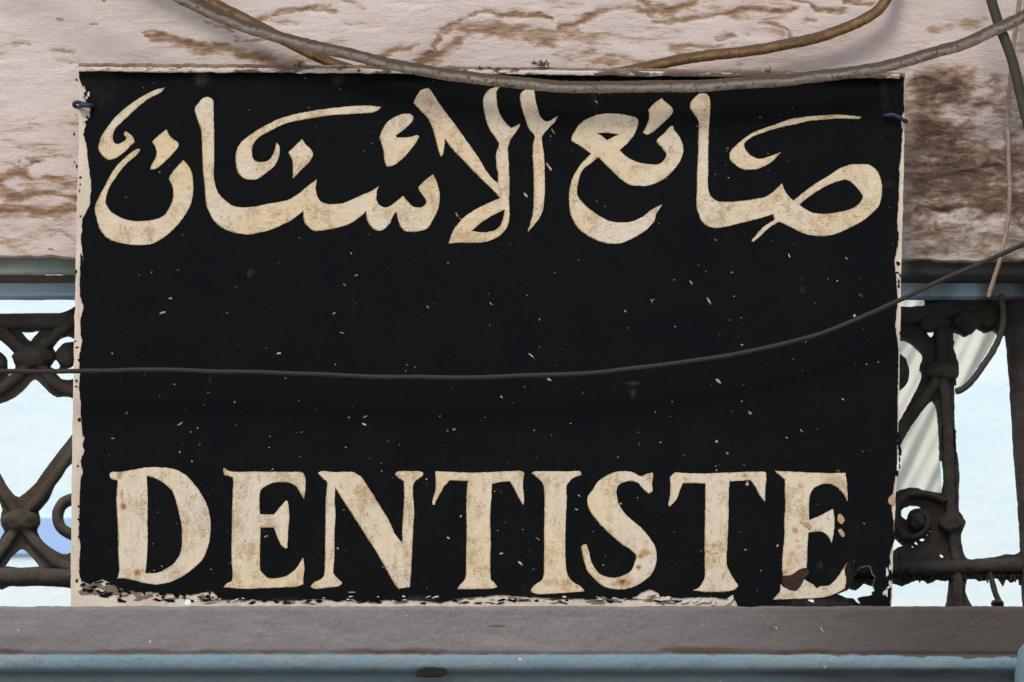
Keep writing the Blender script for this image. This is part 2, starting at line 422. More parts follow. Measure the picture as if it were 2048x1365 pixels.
def iron_mat():
    m = M('crusty painted iron', 0.8, 0.25)
    n1 = m.noise(35, 8, 0.7); n2 = m.noise(240, 6, 0.75); n3 = m.noise(9, 5, 0.6, (1, 1, 1), (2, 7, 5))
    c = m.mix(m.rng(n1, 0.35, 0.65), (0.085, 0.074, 0.062), (0.12, 0.112, 0.10))
    c = m.mix(m.rng(n3, 0.45, 0.62, 0, 0.7), c, (0.085, 0.06, 0.042))
    c = m.mix(m.rng(n2, 0.5, 0.7, 0, 0.6), c, (0.03, 0.026, 0.022))
    n4 = m.noise(420, 5, 0.8); c = m.mix(m.rng(n4, 0.45, 0.7, 0, 0.6), c, (0.03, 0.027, 0.023)); c = m.mix(m.rng(m.noise(90, 7, 0.75, (1, 1, 1), (6, 6, 6)), 0.6, 0.7, 0, 0.35), c, (0.17, 0.16, 0.14)); c = m.mix(m.math('MULTIPLY', m.attr('right_dark'), m.rng(n1, 0.35, 0.65, 1, 0.65)), c, (0.016, 0.0145, 0.013))
    m.color(c); m.bump(n4, 0.0015); m.bump(n2, 0.004); m.bump(n1, 0.004); return m.m
IRON = iron_mat()

mw = M('whitewash', 0.9, 0.1)
w1 = mw.noise(3, 6, 0.6, (0.4, 1, 2)); w2 = mw.noise(60, 5, 0.7)
c = mw.mix(mw.rng(w1, 0.35, 0.65), (0.66, 0.86, 0.95), (0.80, 0.92, 0.96))
mw.color(c); mw.bump(w2, 0.002); WHITEWASH = mw.m
BANDBLUE = flat_mat('blue limewash', (0.36, 0.55, 0.90), (0.38, 0.57, 0.90), 8)
mc = M('pale cotton cloth', 0.9, 0.1)
q1 = mc.noise(14, 6, 0.6, (3, 1, 0.3))
mc.color(mc.mix(mc.rng(q1, 0.4, 0.7), (0.88, 0.91, 0.89), (0.80, 0.81, 0.71))); mc.bump(q1, 0.004); CLOTH = mc.m
tr = mc.t.nodes.new('ShaderNodeBsdfTranslucent'); tr.inputs[0].default_value = (0.8, 0.83, 0.78, 1); ms = mc.t.nodes.new('ShaderNodeMixShader'); ms.inputs[0].default_value = 0.4
mc.l(mc.b.outputs[0], ms.inputs[1]); mc.l(tr.outputs[0], ms.inputs[2]); mc.l(ms.outputs[0], mc.t.nodes['Material Output'].inputs[0])
mgd = M('street paving', 0.85, 0.2)
h1 = mgd.noise(0.8, 8, 0.6); h2 = mgd.noise(25, 6, 0.7)
mgd.color(mgd.mix(mgd.rng(h1, 0.3, 0.7), (0.46, 0.43, 0.39), (0.38, 0.35, 0.32))); mgd.bump(h2, 0.01); PAVE = mgd.m

# ------------------------------------------------------------------ the ground
gr_ = mesh_obj('ground', [(-600, -600, 0), (600, -600, 0), (600, 600, 0), (-600, 600, 0)], [[0, 1, 2, 3]], PAVE); tag(gr_, kind='structure')

# ------------------------------------------------------------------ the house front: plaster band, lintel, ledge, wall below
facade = empty('facade', (0, 0.1, 0), 'old house front, pink stained plaster above and grey and blue ledge below the sign', 'house front')

def dist_poly(X, Y, pts):
    d = np.full(X.shape, 1e9)
    for (a, b), (c, e) in zip(pts[:-1], pts[1:]):
        vx, vy = c - a, e - b; L = vx * vx + vy * vy + 1e-9
        t = np.clip(((X - a) * vx + (Y - b) * vy) / L, 0, 1)
        d = np.minimum(d, np.hypot(X - a - t * vx, Y - b - t * vy))
    return d

STROKES = [  # points, half width, strength
    ([(300, 72), (345, 78), (400, 92), (450, 99), (505, 112), (560, 124), (600, 130)], 9, 0.85),
    ([(400, 40), (430, 52), (460, 55), (475, 75)], 7, 0.6),
    ([(510, 46), (540, 32), (590, 22), (640, 22), (670, 26)], 5, 0.75), ([(545, 42), (600, 50)], 8, 0.6), ([(690, 44), (755, 51)], 5, 0.6),
    ([(690, 8), (720, 12)], 4, 0.5), ([(780, 12), (850, 5)], 4, 0.45), ([(470, 80), (530, 74)], 4, 0.6),
    ([(755, 118), (790, 98), (835, 92)], 5, 0.7), ([(835, 128), (860, 105), (880, 72), (915, 48), (960, 28), (1010, 25), (1060, 31), (1100, 40)], 5, 0.95),
    ([(840, 128), (880, 105), (920, 80)], 11, 0.9), ([(925, 52), (985, 58), (1050, 66), (1100, 80)], 15, 0.75),
    ([(1060, 82), (1130, 66), (1160, 60)], 8, 0.65), ([(1120, 55), (1150, 47), (1170, 35), (1210, 22), (1260, 18), (1300, 30)], 7, 0.95),
    ([(1280, 0), (1297, 20), (1340, 20), (1380, 8), (1405, -6)], 9, 1.0), ([(1310, 40), (1370, 40), (1410, 38), (1460, 26), (1520, 20), (1590, 22)], 5, 0.8),
    ([(1590, -4), (1612, 6), (1640, 24), (1690, 24)], 5, 0.85), ([(1690, 5), (1740, 5)], 5, 0.85), ([(1515, 50), (1560, 52), (1585, 74)], 4, 0.6),
    ([(1500, 70), (1560, 72)], 7, 0.55), ([(1430, 75), (1468, 72)], 5, 0.7), ([(1610, 38), (1632, 45)], 6, 0.7), ([(1180, 122), (1250, 117), (1290, 125)], 6, 0.5),
    ([(1340, 100), (1400, 96), (1480, 92)], 5, 0.5), ([(1480, 128), (1510, 120)], 6, 0.4),
    ([(0, 356), (15, 348), (36, 343), (50, 348)], 10, 1.15), ([(36, 343), (60, 325), (76, 318)], 4, 0.9), ([(36, 343), (10, 322)], 3, 0.8), ([(36, 343), (30, 320)], 3, 0.8), ([(40, 345), (62, 362)], 4, 0.9),
    ([(0, 378), (20, 387), (70, 390), (110, 388), (160, 396)], 7, 1.0), ([(90, 356), (125, 362), (160, 364)], 8, 0.85), ([(50, 380), (160, 378)], 22, 0.55),
    ([(-5, 421), (50, 420), (100, 424), (160, 418)], 9, 1.05), ([(70, 436), (110, 436)], 5, 0.5),
    ([(60, 248), (160, 250)], 12, 0.4), ([(0, 262), (70, 258)], 6, 0.35), ([(50, 314), (150, 316)], 3, 0.6), ([(130, 470), (150, 482)], 5, 0.5), ([(110, 126), (160, 126)], 4, 0.5), ([(105, 98), (145, 104)], 5, 0.45),
    ([(0, 265), (160, 300)], 30, 0.3), ([(118, 38), (130, 36)], 4, 0.4), ([(188, 53), (192, 54)], 3, 0.8), ([(210, 2), (205, 5)], 5, 1.1), ([(30, 88), (55, 84)], 5, 0.5),
    ([(1815, 200), (1850, 300), (1830, 420)], 50, 0.5), ([(1830, 170), (1870, 160), (1940, 150)], 16, 0.75), ([(1836, 160), (1844, 170)], 8, 1.1), ([(1880, 155), (1905, 160)], 8, 1.0),
    ([(1815, 230), (1900, 245), (1950, 220), (1990, 175)], 26, 0.55), ([(1815, 336), (1850, 332), (1890, 342), (1940, 330), (2020, 312)], 16, 0.85),
    ([(1810, 355), (1860, 350), (1900, 345)], 10, 0.8), ([(1840, 300), (1930, 300), (1990, 292)], 14, 0.5), ([(1815, 390), (1850, 380)], 12, 0.85),
    ([(1870, 400), (1900, 395), (1960, 388), (2048, 375)], 12, 0.7), ([(1830, 418), (1860, 416), (1920, 416), (1960, 408), (2010, 402), (2060, 395)], 7, 1.15), ([(1950, 375), (2048, 360)], 14, 0.6),
    ([(1900, 482), (1960, 478)], 8, 0.5), ([(1870, 60), (1960, 48)], 14, 0.45), ([(1820, 130), (1860, 120)], 8, 0.4), ([(1815, 92), (1870, 82)], 4, 0.4),
    ([(2030, 440), (2048, 452)], 8, 0.8), ([(2010, 470), (2048, 480)], 12, 0.5), ([(2030, 60), (2048, 90)], 20, 0.55), ([(1990, 280), (2048, 240)], 16, 0.35),
]
XS = np.concatenate([np.linspace(-5200, -260, 22), np.arange(-240, 2300, 2.6), np.linspace(2320, 7200, 22)])
def build_plaster():
    YF = 0.05
    ys = np.concatenate([np.linspace(-900, -130, 12), np.arange(-120, 506, 2.6), [508, 511, 514]])
    X, Y = np.meshgrid(XS, ys)
    st = np.zeros(X.shape)
    wx = X + 34 * (fbm(X * 0.03, Y * 0.06, 4, 3, 0.6) - 0.5); wy = Y + 26 * (fbm(X * 0.025, Y * 0.05, 5, 9, 0.62) - 0.5)
    for pts, w, s in STROKES:
        d = dist_poly(wx, wy, pts); st = np.maximum(st, s * np.exp(-(d / (w * 1.15)) ** 2))
    st = st + 0.32 * smooth01((fbm(X * 0.004, Y * 0.009, 3, 21) - 0.5) * 5) * (X < 1700)
    right = smooth01((X - 1790) / 60) * smooth01((Y - 110) / 60)
    st = np.maximum(st, right * (0.75 * smooth01((fbm(X * 0.012, Y * 0.022, 4, 5) - 0.22) * 2.6) * 1.15 * (1 - 0.75 * smooth01((X - 1900) / 70) * smooth01((330 - Y) / 60)) * (1 - 0.6 * smooth01((Y - 420) / 20)) + 0.2))
    dark_tone = np.exp(-((Y - 505) / 38.) ** 2) * smooth01((X - 1780) / 60) * 0.55  # darker along the lower edge, at the right only
    relief = 0.0040 * (fbm(X * 0.006, Y * 0.012, 3, 1) - 0.5) + 0.0009 * (fbm(X * 0.02, Y * 0.06, 4, 2) - 0.5)
    relief += right * 0.013 * (fbm(X * 0.018, Y * 0.04, 4, 8) - 0.5)
    relief -= 0.0016 * np.clip(st, 0, 1) * (0.4 + fbm(X * 0.05, Y * 0.15, 3, 12))
    relief *= (Y > -130)
    yv = YF - relief
    bottom = 5 * (fbm(X * 0.02, X * 0 + 3, 4, 31) - 0.5) * 2
    Yb = Y + np.where(Y > 500, bottom, 0) + np.where(Y > 500, 6 * smooth01((X - 1500) / 300), 0)
    t = (D + yv) / D
    V = np.stack([(X - 1024) * S * t, yv, CZ + (UP + (682.5 - Yb) * S) * t], -1)
    ny, nx = X.shape
    # roll the skin's lower edge back to the lintel, and give the block a back and a top
    low = V[-1].copy(); low[:, 1] = YF + 0.018
    top = V[0].copy(); top[:, 1] = YF + 0.085
    lowb = low.copy(); lowb[:, 1] = YF + 0.085
    V = np.concatenate([top[None], V, low[None], lowb[None], top[None]], 0); ny2 = V.shape[0]
    def padd(a): return np.concatenate([a[:1], a, a[-1:], a[-1:], a[:1]], 0)
    st = padd(st); dark_tone = padd(dark_tone); lump = padd(right)
    idx = np.arange(ny2 * nx).reshape(ny2, nx)
    F = np.stack([idx[:-1, :-1], idx[1:, :-1], idx[1:, 1:], idx[:-1, 1:]], -1).reshape(-1, 4)
    return mesh_obj('plaster_band', V.reshape(-1, 3), F, PLASTER, facade, smooth=True, attrs={'stain': st, 'dark_tone': dark_tone, 'lump': lump})
build_plaster()

def sweep_x(name, prof, mat, parent, amp=0.0015, attr_fn=None, xs=XS, f=(0.02, 8)):
    """prof: list of (y, z) world, open profile; swept along x with uneven relief"""
    pr = [prof[0]]
    for a, b in zip(prof[:-1], prof[1:]):
        L = math.hypot(b[0] - a[0], b[1] - a[1]); m = max(1, int(L / 0.003))
        for k in range(1, m + 1): pr.append((a[0] + (b[0] - a[0]) * k / m, a[1] + (b[1] - a[1]) * k / m))
    pr = np.array(pr); s = np.concatenate([[0], np.cumsum(np.hypot(*np.diff(pr, axis=0).T))])
    X, Sg = np.meshgrid(xs, s)
    yy = np.repeat(pr[:, :1], len(xs), 1); zz = np.repeat(pr[:, 1:], len(xs), 1)
    tg = np.gradient(pr, axis=0); tg /= np.linalg.norm(tg, axis=1, keepdims=True) + 1e-9
    nx_, nz_ = tg[:, 1:], -tg[:, :1]
    near = (X > -250) & (X < 2310)
    d = (amp * 2 * (fbm(X * f[0], Sg * 60, 4, 3) - 0.5) + amp * 1.2 * (fbm(X * 0.1, Sg * 300, 3, 6) - 0.5)) * near
    yy = yy + d * nx_; zz = zz + d * nz_
    V = np.stack([(X - 1024) * S, yy, zz], -1)
    n0, n1 = X.shape; idx = np.arange(n0 * n1).reshape(n0, n1)
    F = np.stack([idx[:-1, :-1], idx[1:, :-1], idx[1:, 1:], idx[:-1, 1:]], -1).reshape(-1, 4)
    at = attr_fn(X, yy, zz) if attr_fn else None
    return mesh_obj(name, V.reshape(-1, 3), F, mat, parent, smooth=True, attrs=at)

zl0, zl1 = zat(500, 0.062), zat(550, 0.062)
lint = sweep_x('lintel', [(0.13, zl0), (0.062, zl0), (0.062, zl1 + 0.002), (0.064, zl1)], GREEN, facade, 0.0012, lambda X, yy, zz: {'right_dark': 1.0 * smooth01((X - 1790) / 50)})  # right end blackened with grime
sweep_x('lintel_underside', [(0.0645, zl1 + 0.0005), (0.112, zl1 + 0.0005), (0.112, zl1 + 0.006), (0.134, zl1 + 0.006)], DARKLINTEL, lint, 0.0008, lambda X, yy, zz: {'right_dark': 0.9 * smooth01((X - 1780) / 60)})  # underside blacker at its right end
zt0, zt1 = zat(563, 0.113), zat(592, 0.113)
sweep_x('blue_trim', [(0.14, zt0), (0.1135, zt0), (0.1135, zt1 + 0.001), (0.115, zt1), (0.138, zt1), (0.14, zt0)], PALEBLUE, facade, 0.0007, lambda X, yy, zz: {'right_dark': 0.95 * (0.35 + 0.65 * fbm(X * 0.03, X * 0 + 5, 3, 50)) * (smooth01((X - 1815) / 60) * (1 - 0.7 * smooth01((X - 1900) / 50)) + smooth01((X - 1950) / 60))})  # two near-black stretches at the right end of the trim

# ledge: grey face, rounded blue moulding below with a hollow
YL = -0.035
za, zb = zat(1212, YL), zat(1311, YL)
prof = [(0.40, za), (0.10, za - 0.0), (YL + 0.004, za + 0.0), (YL, za - 0.003), (YL, zb + 0.004)]
for k in range(9):       # bead, overhanging slightly inwards
    w = math.pi * (0.08 + 0.84 * k / 8); prof.append((YL + 0.004 - 0.006 * math.sin(w), zb - 0.008 + 0.010 * math.cos(w)))
for k in range(7):       # hollow
    w = math.pi * 0.5 * k / 6; prof.append((YL + 0.008 + 0.014 * math.sin(w), zb - 0.020 - 0.012 * (1 - math.cos(w))))
prof += [(YL + 0.019, zb - 0.034), (YL + 0.019, zb - 0.07), (YL + 0.03, zb - 0.075), (YL + 0.03, zb - 0.20), (YL + 0.06, zb - 0.205), (YL + 0.06, zb - 0.5)]
def ledge_attr(X, yy, zz):
    py = 682.5 - ((zz - CZ) / ((D + yy) / D) - UP) / S
    edge = 1309 + 4 * (fbm(X * 0.03, X * 0, 4, 41) - 0.5) + 6 * smooth01((X - 1500) / 500)
    paint = 0.5 + (py - edge) / 16.0
    dark_tone = 1.0 * smooth01((X - 1050) / 900) + 0.25 * smooth01((400 - X) / 600) * smooth01((py - 1240) / 60)  # grey face darkens towards the right, slightly at lower left
    rust = 0.72 * np.exp(-((py - (edge - 7)) / 7.0) ** 2) * smooth01((fbm(X * 0.004, X * 0, 3, 44) - 0.3) * 3.5)
    rust += 0.95 * np.exp(-((X - 995) / 26) ** 2 - ((py - 1252) / 4.0) ** 2) + 0.8 * np.exp(-((X - 1400) / 90) ** 2 - ((py - 1298) / 7.0) ** 2)
    rust += 0.8 * np.exp(-((X - 1985) / 14) ** 2 - ((py - 1236) / 8.0) ** 2) + 0.45 * np.exp(-((py - 1213) / 3.0) ** 2)
    hol = 0.7 * np.exp(-((py - 1346) / 9.0) ** 2) + smooth01((X - 1450) / 300) * smooth01((py - 1334) / 8) * 0.8  # recess shade put into the blue's colour; lower right darker too
    return {'paint': paint, 'dark_tone': np.clip(dark_tone, 0, 1), 'rust': np.clip(rust, 0, 1.2), 'hollow': np.clip(hol, 0, 1)}
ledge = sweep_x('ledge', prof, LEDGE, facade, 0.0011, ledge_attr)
# broken-out hole in the blue moulding, its shade painted as a raised dark patch
hl = jitter(spline(parse('832,1352! 836,1342 850,1336 872,1335 892,1339! 893,1347 880,1352! 855,1353')), 1.0, 0.3, 5)
slab('broken_hole_shade', [hl], [], YL - 0.0035, 0.01, flat_mat('painted hole shade', (0.012, 0.009, 0.008), (0.006, 0.005, 0.005)), ledge)
mesh_obj('lower_wall', [(-3.4, 0.06, 0), (3.4, 0.06, 0), (3.4, 0.06, zb - 0.3), (-3.4, 0.06, zb - 0.3), (-3.4, 0.40, 0), (3.4, 0.40, 0), (3.4, 0.40, za - 0.01), (-3.4, 0.40, za - 0.01)],
         [[0, 1, 2, 3], [5, 4, 7, 6], [4, 0, 3, 7], [1, 5, 6, 2]], FACADE, facade)

# blue column capital at the far right, under the ledge end
colm = empty('painted_column', P(2085, 1500, -0.03) * 1.0, 'blue painted column head rising in the lower right corner', 'column')
colm.location.z = 0
def lathe(name, cx, cy, prof, mat, parent, seg=40):
    V = []; F = []
    for r, z in prof:
        for k in range(seg):
            w = 2 * math.pi * k / seg; V.append((cx + r * math.cos(w), cy + r * math.sin(w), z))
    for i in range(len(prof) - 1):
        for k in range(seg):
            k2 = (k + 1) % seg; F.append([i * seg + k, i * seg + k2, (i + 1) * seg + k2, (i + 1) * seg + k])
    F.append(list(range(seg))[::-1]); F.append([(len(prof) - 1) * seg + k for k in range(seg)])
    return mesh_obj(name, V, F, mat, parent, smooth=True)
ccx, ccy = colm.location.x, colm.location.y
z0 = zat(1272, -0.07)
lathe('capital', ccx, ccy, [(0.030, z0 - 0.16), (0.032, z0 - 0.13), (0.037, z0 - 0.12), (0.037, z0 - 0.1), (0.034, z0 - 0.08), (0.033, z0 - 0.03), (0.030, z0 - 0.012), (0.022, z0 - 0.003), (0.012, z0)], COLBLUE, colm)
lathe('shaft', ccx, ccy, [(0.036, 0.0), (0.036, 0.2), (0.031, 0.22), (0.029, z0 - 0.165)], COLBLUE, colm)

# ------------------------------------------------------------------ behind the railing
bw = empty('courtyard_wall', (0, 2.5, 0), 'whitewashed wall with a blue painted band, seen bright through the iron railing', 'wall')
def box(name, x0, x1, y0, y1, z0, z1, mat, parent):
    V = [(x0, y0, z0), (x1, y0, z0), (x1, y1, z0), (x0, y1, z0), (x0, y0, z1), (x1, y0, z1), (x1, y1, z1), (x0, y1, z1)]
    F = [[0, 3, 2, 1], [4, 5, 6, 7], [0, 1, 5, 4], [1, 2, 6, 5], [2, 3, 7, 6], [3, 0, 4, 7]]
    return mesh_obj(name, V, F, mat, parent)
box('wall_face', -4, 4, 2.5, 2.8, 0, 6.0, WHITEWASH, bw)
box('painted_band', -4, 0.3, 2.494, 2.5, zat(1108, 2.494), zat(1036, 2.494), BANDBLUE, bw)

# pale cloth hanging in the right-hand bays
cl_root = None
def build_cloth():
    Yc = 1.1
    L = []; 
    ys = np.linspace(560, 1010, 70)
    edge = np.interp(ys, [560, 640, 680, 720, 760, 790, 830, 900, 960, 1010], [2010, 2000, 1988, 1965, 1938, 1905, 1880, 1879, 1882, 1882])
    us = np.linspace(0, 1, 60); V = []
    for y, e in zip(ys, edge):
        for u in us:
            x = 1700 + (e - 1700) * u
            fold = 0.006 * math.sin((x + (y - 600) * 0.35) * 0.075) + 0.003 * math.sin((x + (y - 600) * 0.5) * 0.19 + 1)
            V.append(P(x, y, Yc + fold))
    n = len(us); F = [[i * n + k, (i + 1) * n + k, (i + 1) * n + k + 1, i * n + k + 1] for i in range(len(ys) - 1) for k in range(n - 1)]
    o = mesh_obj('hanging_cloth', V, F, CLOTH, origin=P(1800, 560, Yc), smooth=True)
    so = o.modifiers.new('thickness', 'SOLIDIFY'); so.thickness = 0.002
    tag(o, 'pale cotton cloth hanging in folds behind the right end of the iron railing', 'cloth')
build_cloth()

# ------------------------------------------------------------------ wrought iron railing
YG = 0.16
def blob0(cx, cy, rx, ry, n=12):
    r = random.Random(int(cx * 7)); return np.array([(cx + rx * (1 + r.uniform(-.3, .3)) * math.cos(2 * math.pi * k / n), cy + ry * (1 + r.uniform(-.3, .3)) * math.sin(2 * math.pi * k / n)) for k in range(n)])
def L(s, z): return spline(parse(s, *z), True, 2.6)
rail_root = empty('iron_railing', (0, YG, za), 'dark crusty wrought iron railing with crossed bars and scrolls behind the sign', 'railing')
RS = S * (D + YG) / D
def G(px, py, y=YG): return P(px, py, y)
def right_dark_attr(o):
    me = o.data; n = len(me.vertices); co = np.empty(n * 3); me.vertices.foreach_get('co', co); co = co.reshape(-1, 3)
    x = co[:, 0] + world_loc(o).x
    s = smooth01((x - 0.1) / 0.3) * 0.62  # iron colour gets darker towards the right
    at = me.attributes.new('right_dark', 'FLOAT', 'POINT'); at.data.foreach_set('value', s.astype(np.float32))
def iron(name, pts, wpx, depth=0.012, amp=0.12, parent=rail_root, f=70, taper=None, dy=0.0, seg=14):
    r = wpx * 0.5 * RS
    o = tube(name, [G(p[0], p[1], YG + dy) for p in pts], r, IRON, parent, seg=seg, step=0.004, flat=depth / r, rough_a=amp, rough_f=f, seed=pts[0][0] * 0.01, taper=taper)
    right_dark_attr(o); return o
def knob(name, cx, cy, wx, wy, d=0.014, parent=rail_root, amp=0.12):
    v, f, n = ball(G(cx, cy, YG - 0.003), wx * RS / 2, d, wy * RS / 2, amp=amp, seed=cx * 0.01)
    o = mesh_obj(name, v, f, IRON, parent, smooth=True, attrs={'upward': n}); right_dark_attr(o); return o
def dots(l): return l

# left bay (what shows beside the sign), repeated behind the board
def bay(dx):
    X_ = lambda pts: [(a + dx, b) for a, b in pts]
    iron('crossing_bar', X_([(-45, 628), (-20, 645), (10, 665), (40, 692), (62, 712), (40, 742), (15, 762), (-15, 778), (-60, 790)]), 27)
    iron('crossing_bar', X_([(190, 600), (150, 634), (120, 655), (92, 685), (74, 712), (85, 738), (108, 760), (140, 776), (190, 790)]), 27, dy=-0.004)
    knob('collar', 68 + dx, 713, 88, 46)
    knob('boss', 134 + dx, 712, 46, 50); knob('boss', -6 + dx, 726, 40, 50)
    iron('crossing_bar', X_([(190, 830), (144, 899), (110, 952), (80, 990), (48, 1030), (55, 1066), (82, 1096), (112, 1119), (150, 1134)]), 28)
    iron('crossing_bar', X_([(-70, 850), (-25, 925), (0, 967), (22, 1003), (36, 1040), (24, 1070), (4, 1100), (-14, 1120), (-40, 1136)]), 28, dy=-0.004)
    knob('collar', 40 + dx, 1041, 80, 48)
    iron('scroll', X_([(186, 1075), (150, 1065), (124, 1050), (118, 1030), (128, 1012), (150, 1004), (170, 1014), (176, 1034), (164, 1050), (152, 1046)]), 24)
    iron('scroll', X_([(-106, 1075), (-70, 1065), (-44, 1050), (-36, 1030), (-46, 1012), (-68, 1004), (-88, 1014), (-94, 1034)]), 24)
for k in (1, 2, 3, 4): bay(k * 340)
bay(-340)
def plate(name, sol, hol, dy=0.004, th=0.011, amp=0.8, sd=0):
    s2 = [jitter(l, amp, 0.25, sd) for l in sol]; h2 = [jitter(l, amp, 0.25, sd) for l in hol]
    o = slab(name, s2, h2, YG + dy, th, IRON, rail_root, back=True)
    me = o.data; me.attributes.new('upward', 'FLOAT', 'POINT'); right_dark_attr(o)
    b = o.modifiers.new('soft edge', 'BEVEL'); b.width = 0.0022; b.segments = 2; b.limit_method = 'ANGLE'; b.angle_limit = math.radians(60); return o
G2 = (0, 480, 3.413); G3 = (0, 860, 2.703); G4 = (1748, 480, 3.413); G5 = (1748, 860, 3.413)
# openwork seen left of the sign: upper and lower crossings as cast plates with rounded bars over them
plate('cast_crossing', [L('-60,505! 120,503 240,500 350,500 430,495 500,462! 640,400! 640,1100! 500,1075! 470,1065 430,1060 390,1065 340,1040 300,1000 260,960 235,942! 205,960 180,990 130,1040 80,1075 0,1108! -60,1130!', G2)],
    [L('140,618! 200,622 282,606! 240,655 210,692! 190,680 165,650', G2), L('358,728! 400,675 460,650 503,672! 560,700! 503,695! 440,705 400,740 380,768! 370,750', G2),
     L('335,862! 375,808! 395,830 408,862! 400,880 370,880', G2), L('455,858! 490,820! 503,815! 540,840! 503,880! 470,885', G2),
     L('-60,640! 0,680! 50,720 95,770! 90,820 105,862! 100,885! 45,890! 45,810 20,780 0,765! -60,740!', G2), L('-30,1000! 0,985! 30,950 60,905 90,892! 115,895! 70,960 20,985 0,992!', G2), L('372,895! 500,892! 530,920! 500,950 460,955 415,945', G2)], sd=1)
plate('cast_crossing', [L('-60,150! 0,235! 30,290 75,350 105,363! 130,345 190,290 240,220 300,140 390,25! 560,-180! 560,20! 390,170! 340,220 300,280 260,370 205,435! 215,490 200,530 205,560 230,600 280,640 340,672 385,665! 560,700! 560,860! 372,850! 340,845 200,838 100,842 50,840 10,858! -60,850! -60,660! 0,590! 25,548! 8,520 3,480 12,430! 0,395! -60,300!', G3)],
    [L('22,735! 60,680 105,640! 130,645 175,690 212,738! 120,745', G3)], sd=2)
for pts in ([(-45, 628), (-20, 645), (10, 668), (40, 694), (62, 714), (44, 742), (15, 768), (-15, 785), (-60, 796)], [(190, 612), (150, 640), (120, 662), (92, 688), (74, 712), (90, 742), (110, 766), (140, 781), (190, 792)]):
    iron('crossing_bar', pts, 22, depth=0.007, dy=-0.001)
for pts in ([(190, 834), (144, 903), (108, 958), (76, 1000), (46, 1034), (58, 1068), (84, 1098), (112, 1124), (150, 1140)], [(-70, 850), (-25, 925), (0, 975), (22, 1008), (36, 1040), (22, 1072), (2, 1102), (-14, 1122), (-40, 1138)]):
    iron('crossing_bar', pts, 21, depth=0.007, dy=-0.001)
knob('collar', 67, 714, 82, 42); knob('collar', 40, 1041, 76, 44); knob('boss', 136, 712, 46, 46); knob('boss', -4, 727, 34, 44)
iron('scroll', [(186, 1078), (165, 1074), (140, 1068), (122, 1054), (115, 1034), (122, 1012), (140, 1000), (164, 1000), (178, 1016), (180, 1034)], 23)
iron('top_rail', [(-900, 642), (-500, 642), (0, 643), (400, 642), (800, 640), (1200, 636), (1500, 632), (1760, 628)], 30, 0.009, 0.07)
iron('bottom_rail', [(-900, 1154), (-400, 1153), (0, 1152), (140, 1153), (500, 1150), (1000, 1146), (1500, 1140), (1780, 1138)], 32, 0.010, 0.07)
# right end: heavier and rustier
plate('corroded_casting', [L('-60,440! 100,440! 170,455 330,462! 352,440! 345,385! 400,350 500,330 590,320 640,350 690,375! 780,370 840,395 900,420! 1100,430! 1100,560! 900,640 870,650 850,650! 815,610 760,628! 740,612 700,595! 680,625 650,640 620,655! 600,640 580,630 540,625! 540,680 548,700! 545,740 560,790 575,840! 580,920 560,940 565,985! 550,1000 552,1365! 560,1500! 452,1500! 448,1365! 440,1230 425,1130 403,1090! 385,1100 330,1160 260,1260 200,1365 120,1500! 20,1500! 100,1365! 170,1240! 215,1160 260,1080 300,1000 330,930! 325,890! 312,870 335,790 300,740 240,690 175,670! -60,640!', G4)],
    [L('358,610! 385,592 410,600 408,640 390,668! 365,645', G4), L('540,392! 560,380 598,398! 585,415 555,412', G4)], amp=1.5, th=0.014, sd=3)
cr_holes = [L('183,560! 200,530 240,512 290,508 328,522! 345,540! 300,535 262,545 235,575 225,618! 195,595', G5), L('445,850! 465,838 482,858! 462,876', G5)]
for (x, y, a, b) in ((265, 795, 11, 9), (290, 770, 15, 18), (328, 744, 24, 15), (366, 713, 8, 9), (386, 689, 14, 8)):
    cr_holes.append(blob0(1748 + x / 3.413, 860 + y / 3.413, a / 3.413, b / 3.413))
plate('corroded_casting', [L('130,450! 160,420 200,405 250,395 300,400 380,420 458,432! 468,400 478,330 470,200 460,0! 560,0! 560,150! 570,165 582,280 585,330! 580,400 580,560! 600,580 625,630 610,680 597,710! 597,760 610,830 625,870! 650,882 700,880 800,872! 850,862 900,848! 960,850 1000,830! 1200,820! 1200,1010! 1000,1050! 990,1010! 940,1038! 920,1015 905,1012! 885,1060! 850,1008 800,1010! 720,1026! 700,1012 640,1010! 625,1080 640,1150 670,1200! 490,1200! 505,1130 515,1020! 480,1022 440,1012! 395,1035 375,1042! 340,1020 290,1018! 230,1045 195,1060! 160,1045 130,1042! 20,1060 -60,1040! -130,1085 -230,1040! -260,840! 130,826! 180,795 215,785! 180,765 140,725! 105,690 90,600 100,500', G5)],
    cr_holes, amp=1.4, th=0.014, sd=4)
iron('vertical_bar', [(1880, 640), (1882, 690), (1884, 740), (1890, 790), (1894, 840), (1897, 900), (1899, 960), (1903, 1040), (1912, 1110), (1917, 1216)], 22, 0.006, 0.25, f=120)
knob('collar', 1884, 742, 66, 40, d=0.010, amp=0.2); knob('collar', 1900, 1046, 44, 42, d=0.012, amp=0.2); knob('collar', 1868, 640, 60, 50, d=0.008, amp=0.25)
knob('boss', 1788, 744, 62, 78); knob('boss', 1935, 640, 60, 44, d=0.010, amp=0.25); knob('boss', 1975, 625, 50, 56, d=0.010, amp=0.25)
iron('top_rail', [(1740, 628), (1800, 634), (1850, 628), (1900, 618), (1950, 612), (2000, 600), (2060, 590)], 34, 0.010, 0.22, f=90)
iron('diagonal_bar', [(1878, 752), (1862, 780), (1842, 808), (1818, 840), (1794, 874), (1765, 914)], 22, 0.007, 0.14)
iron('scroll', [(1890, 1004), (1866, 994), (1840, 989), (1815, 992), (1798, 1006), (1790, 1028), (1793, 1054), (1808, 1072), (1828, 1076), (1846, 1066), (1855, 1048), (1850, 1030), (1836, 1026)], 15, 0.009, 0.14)
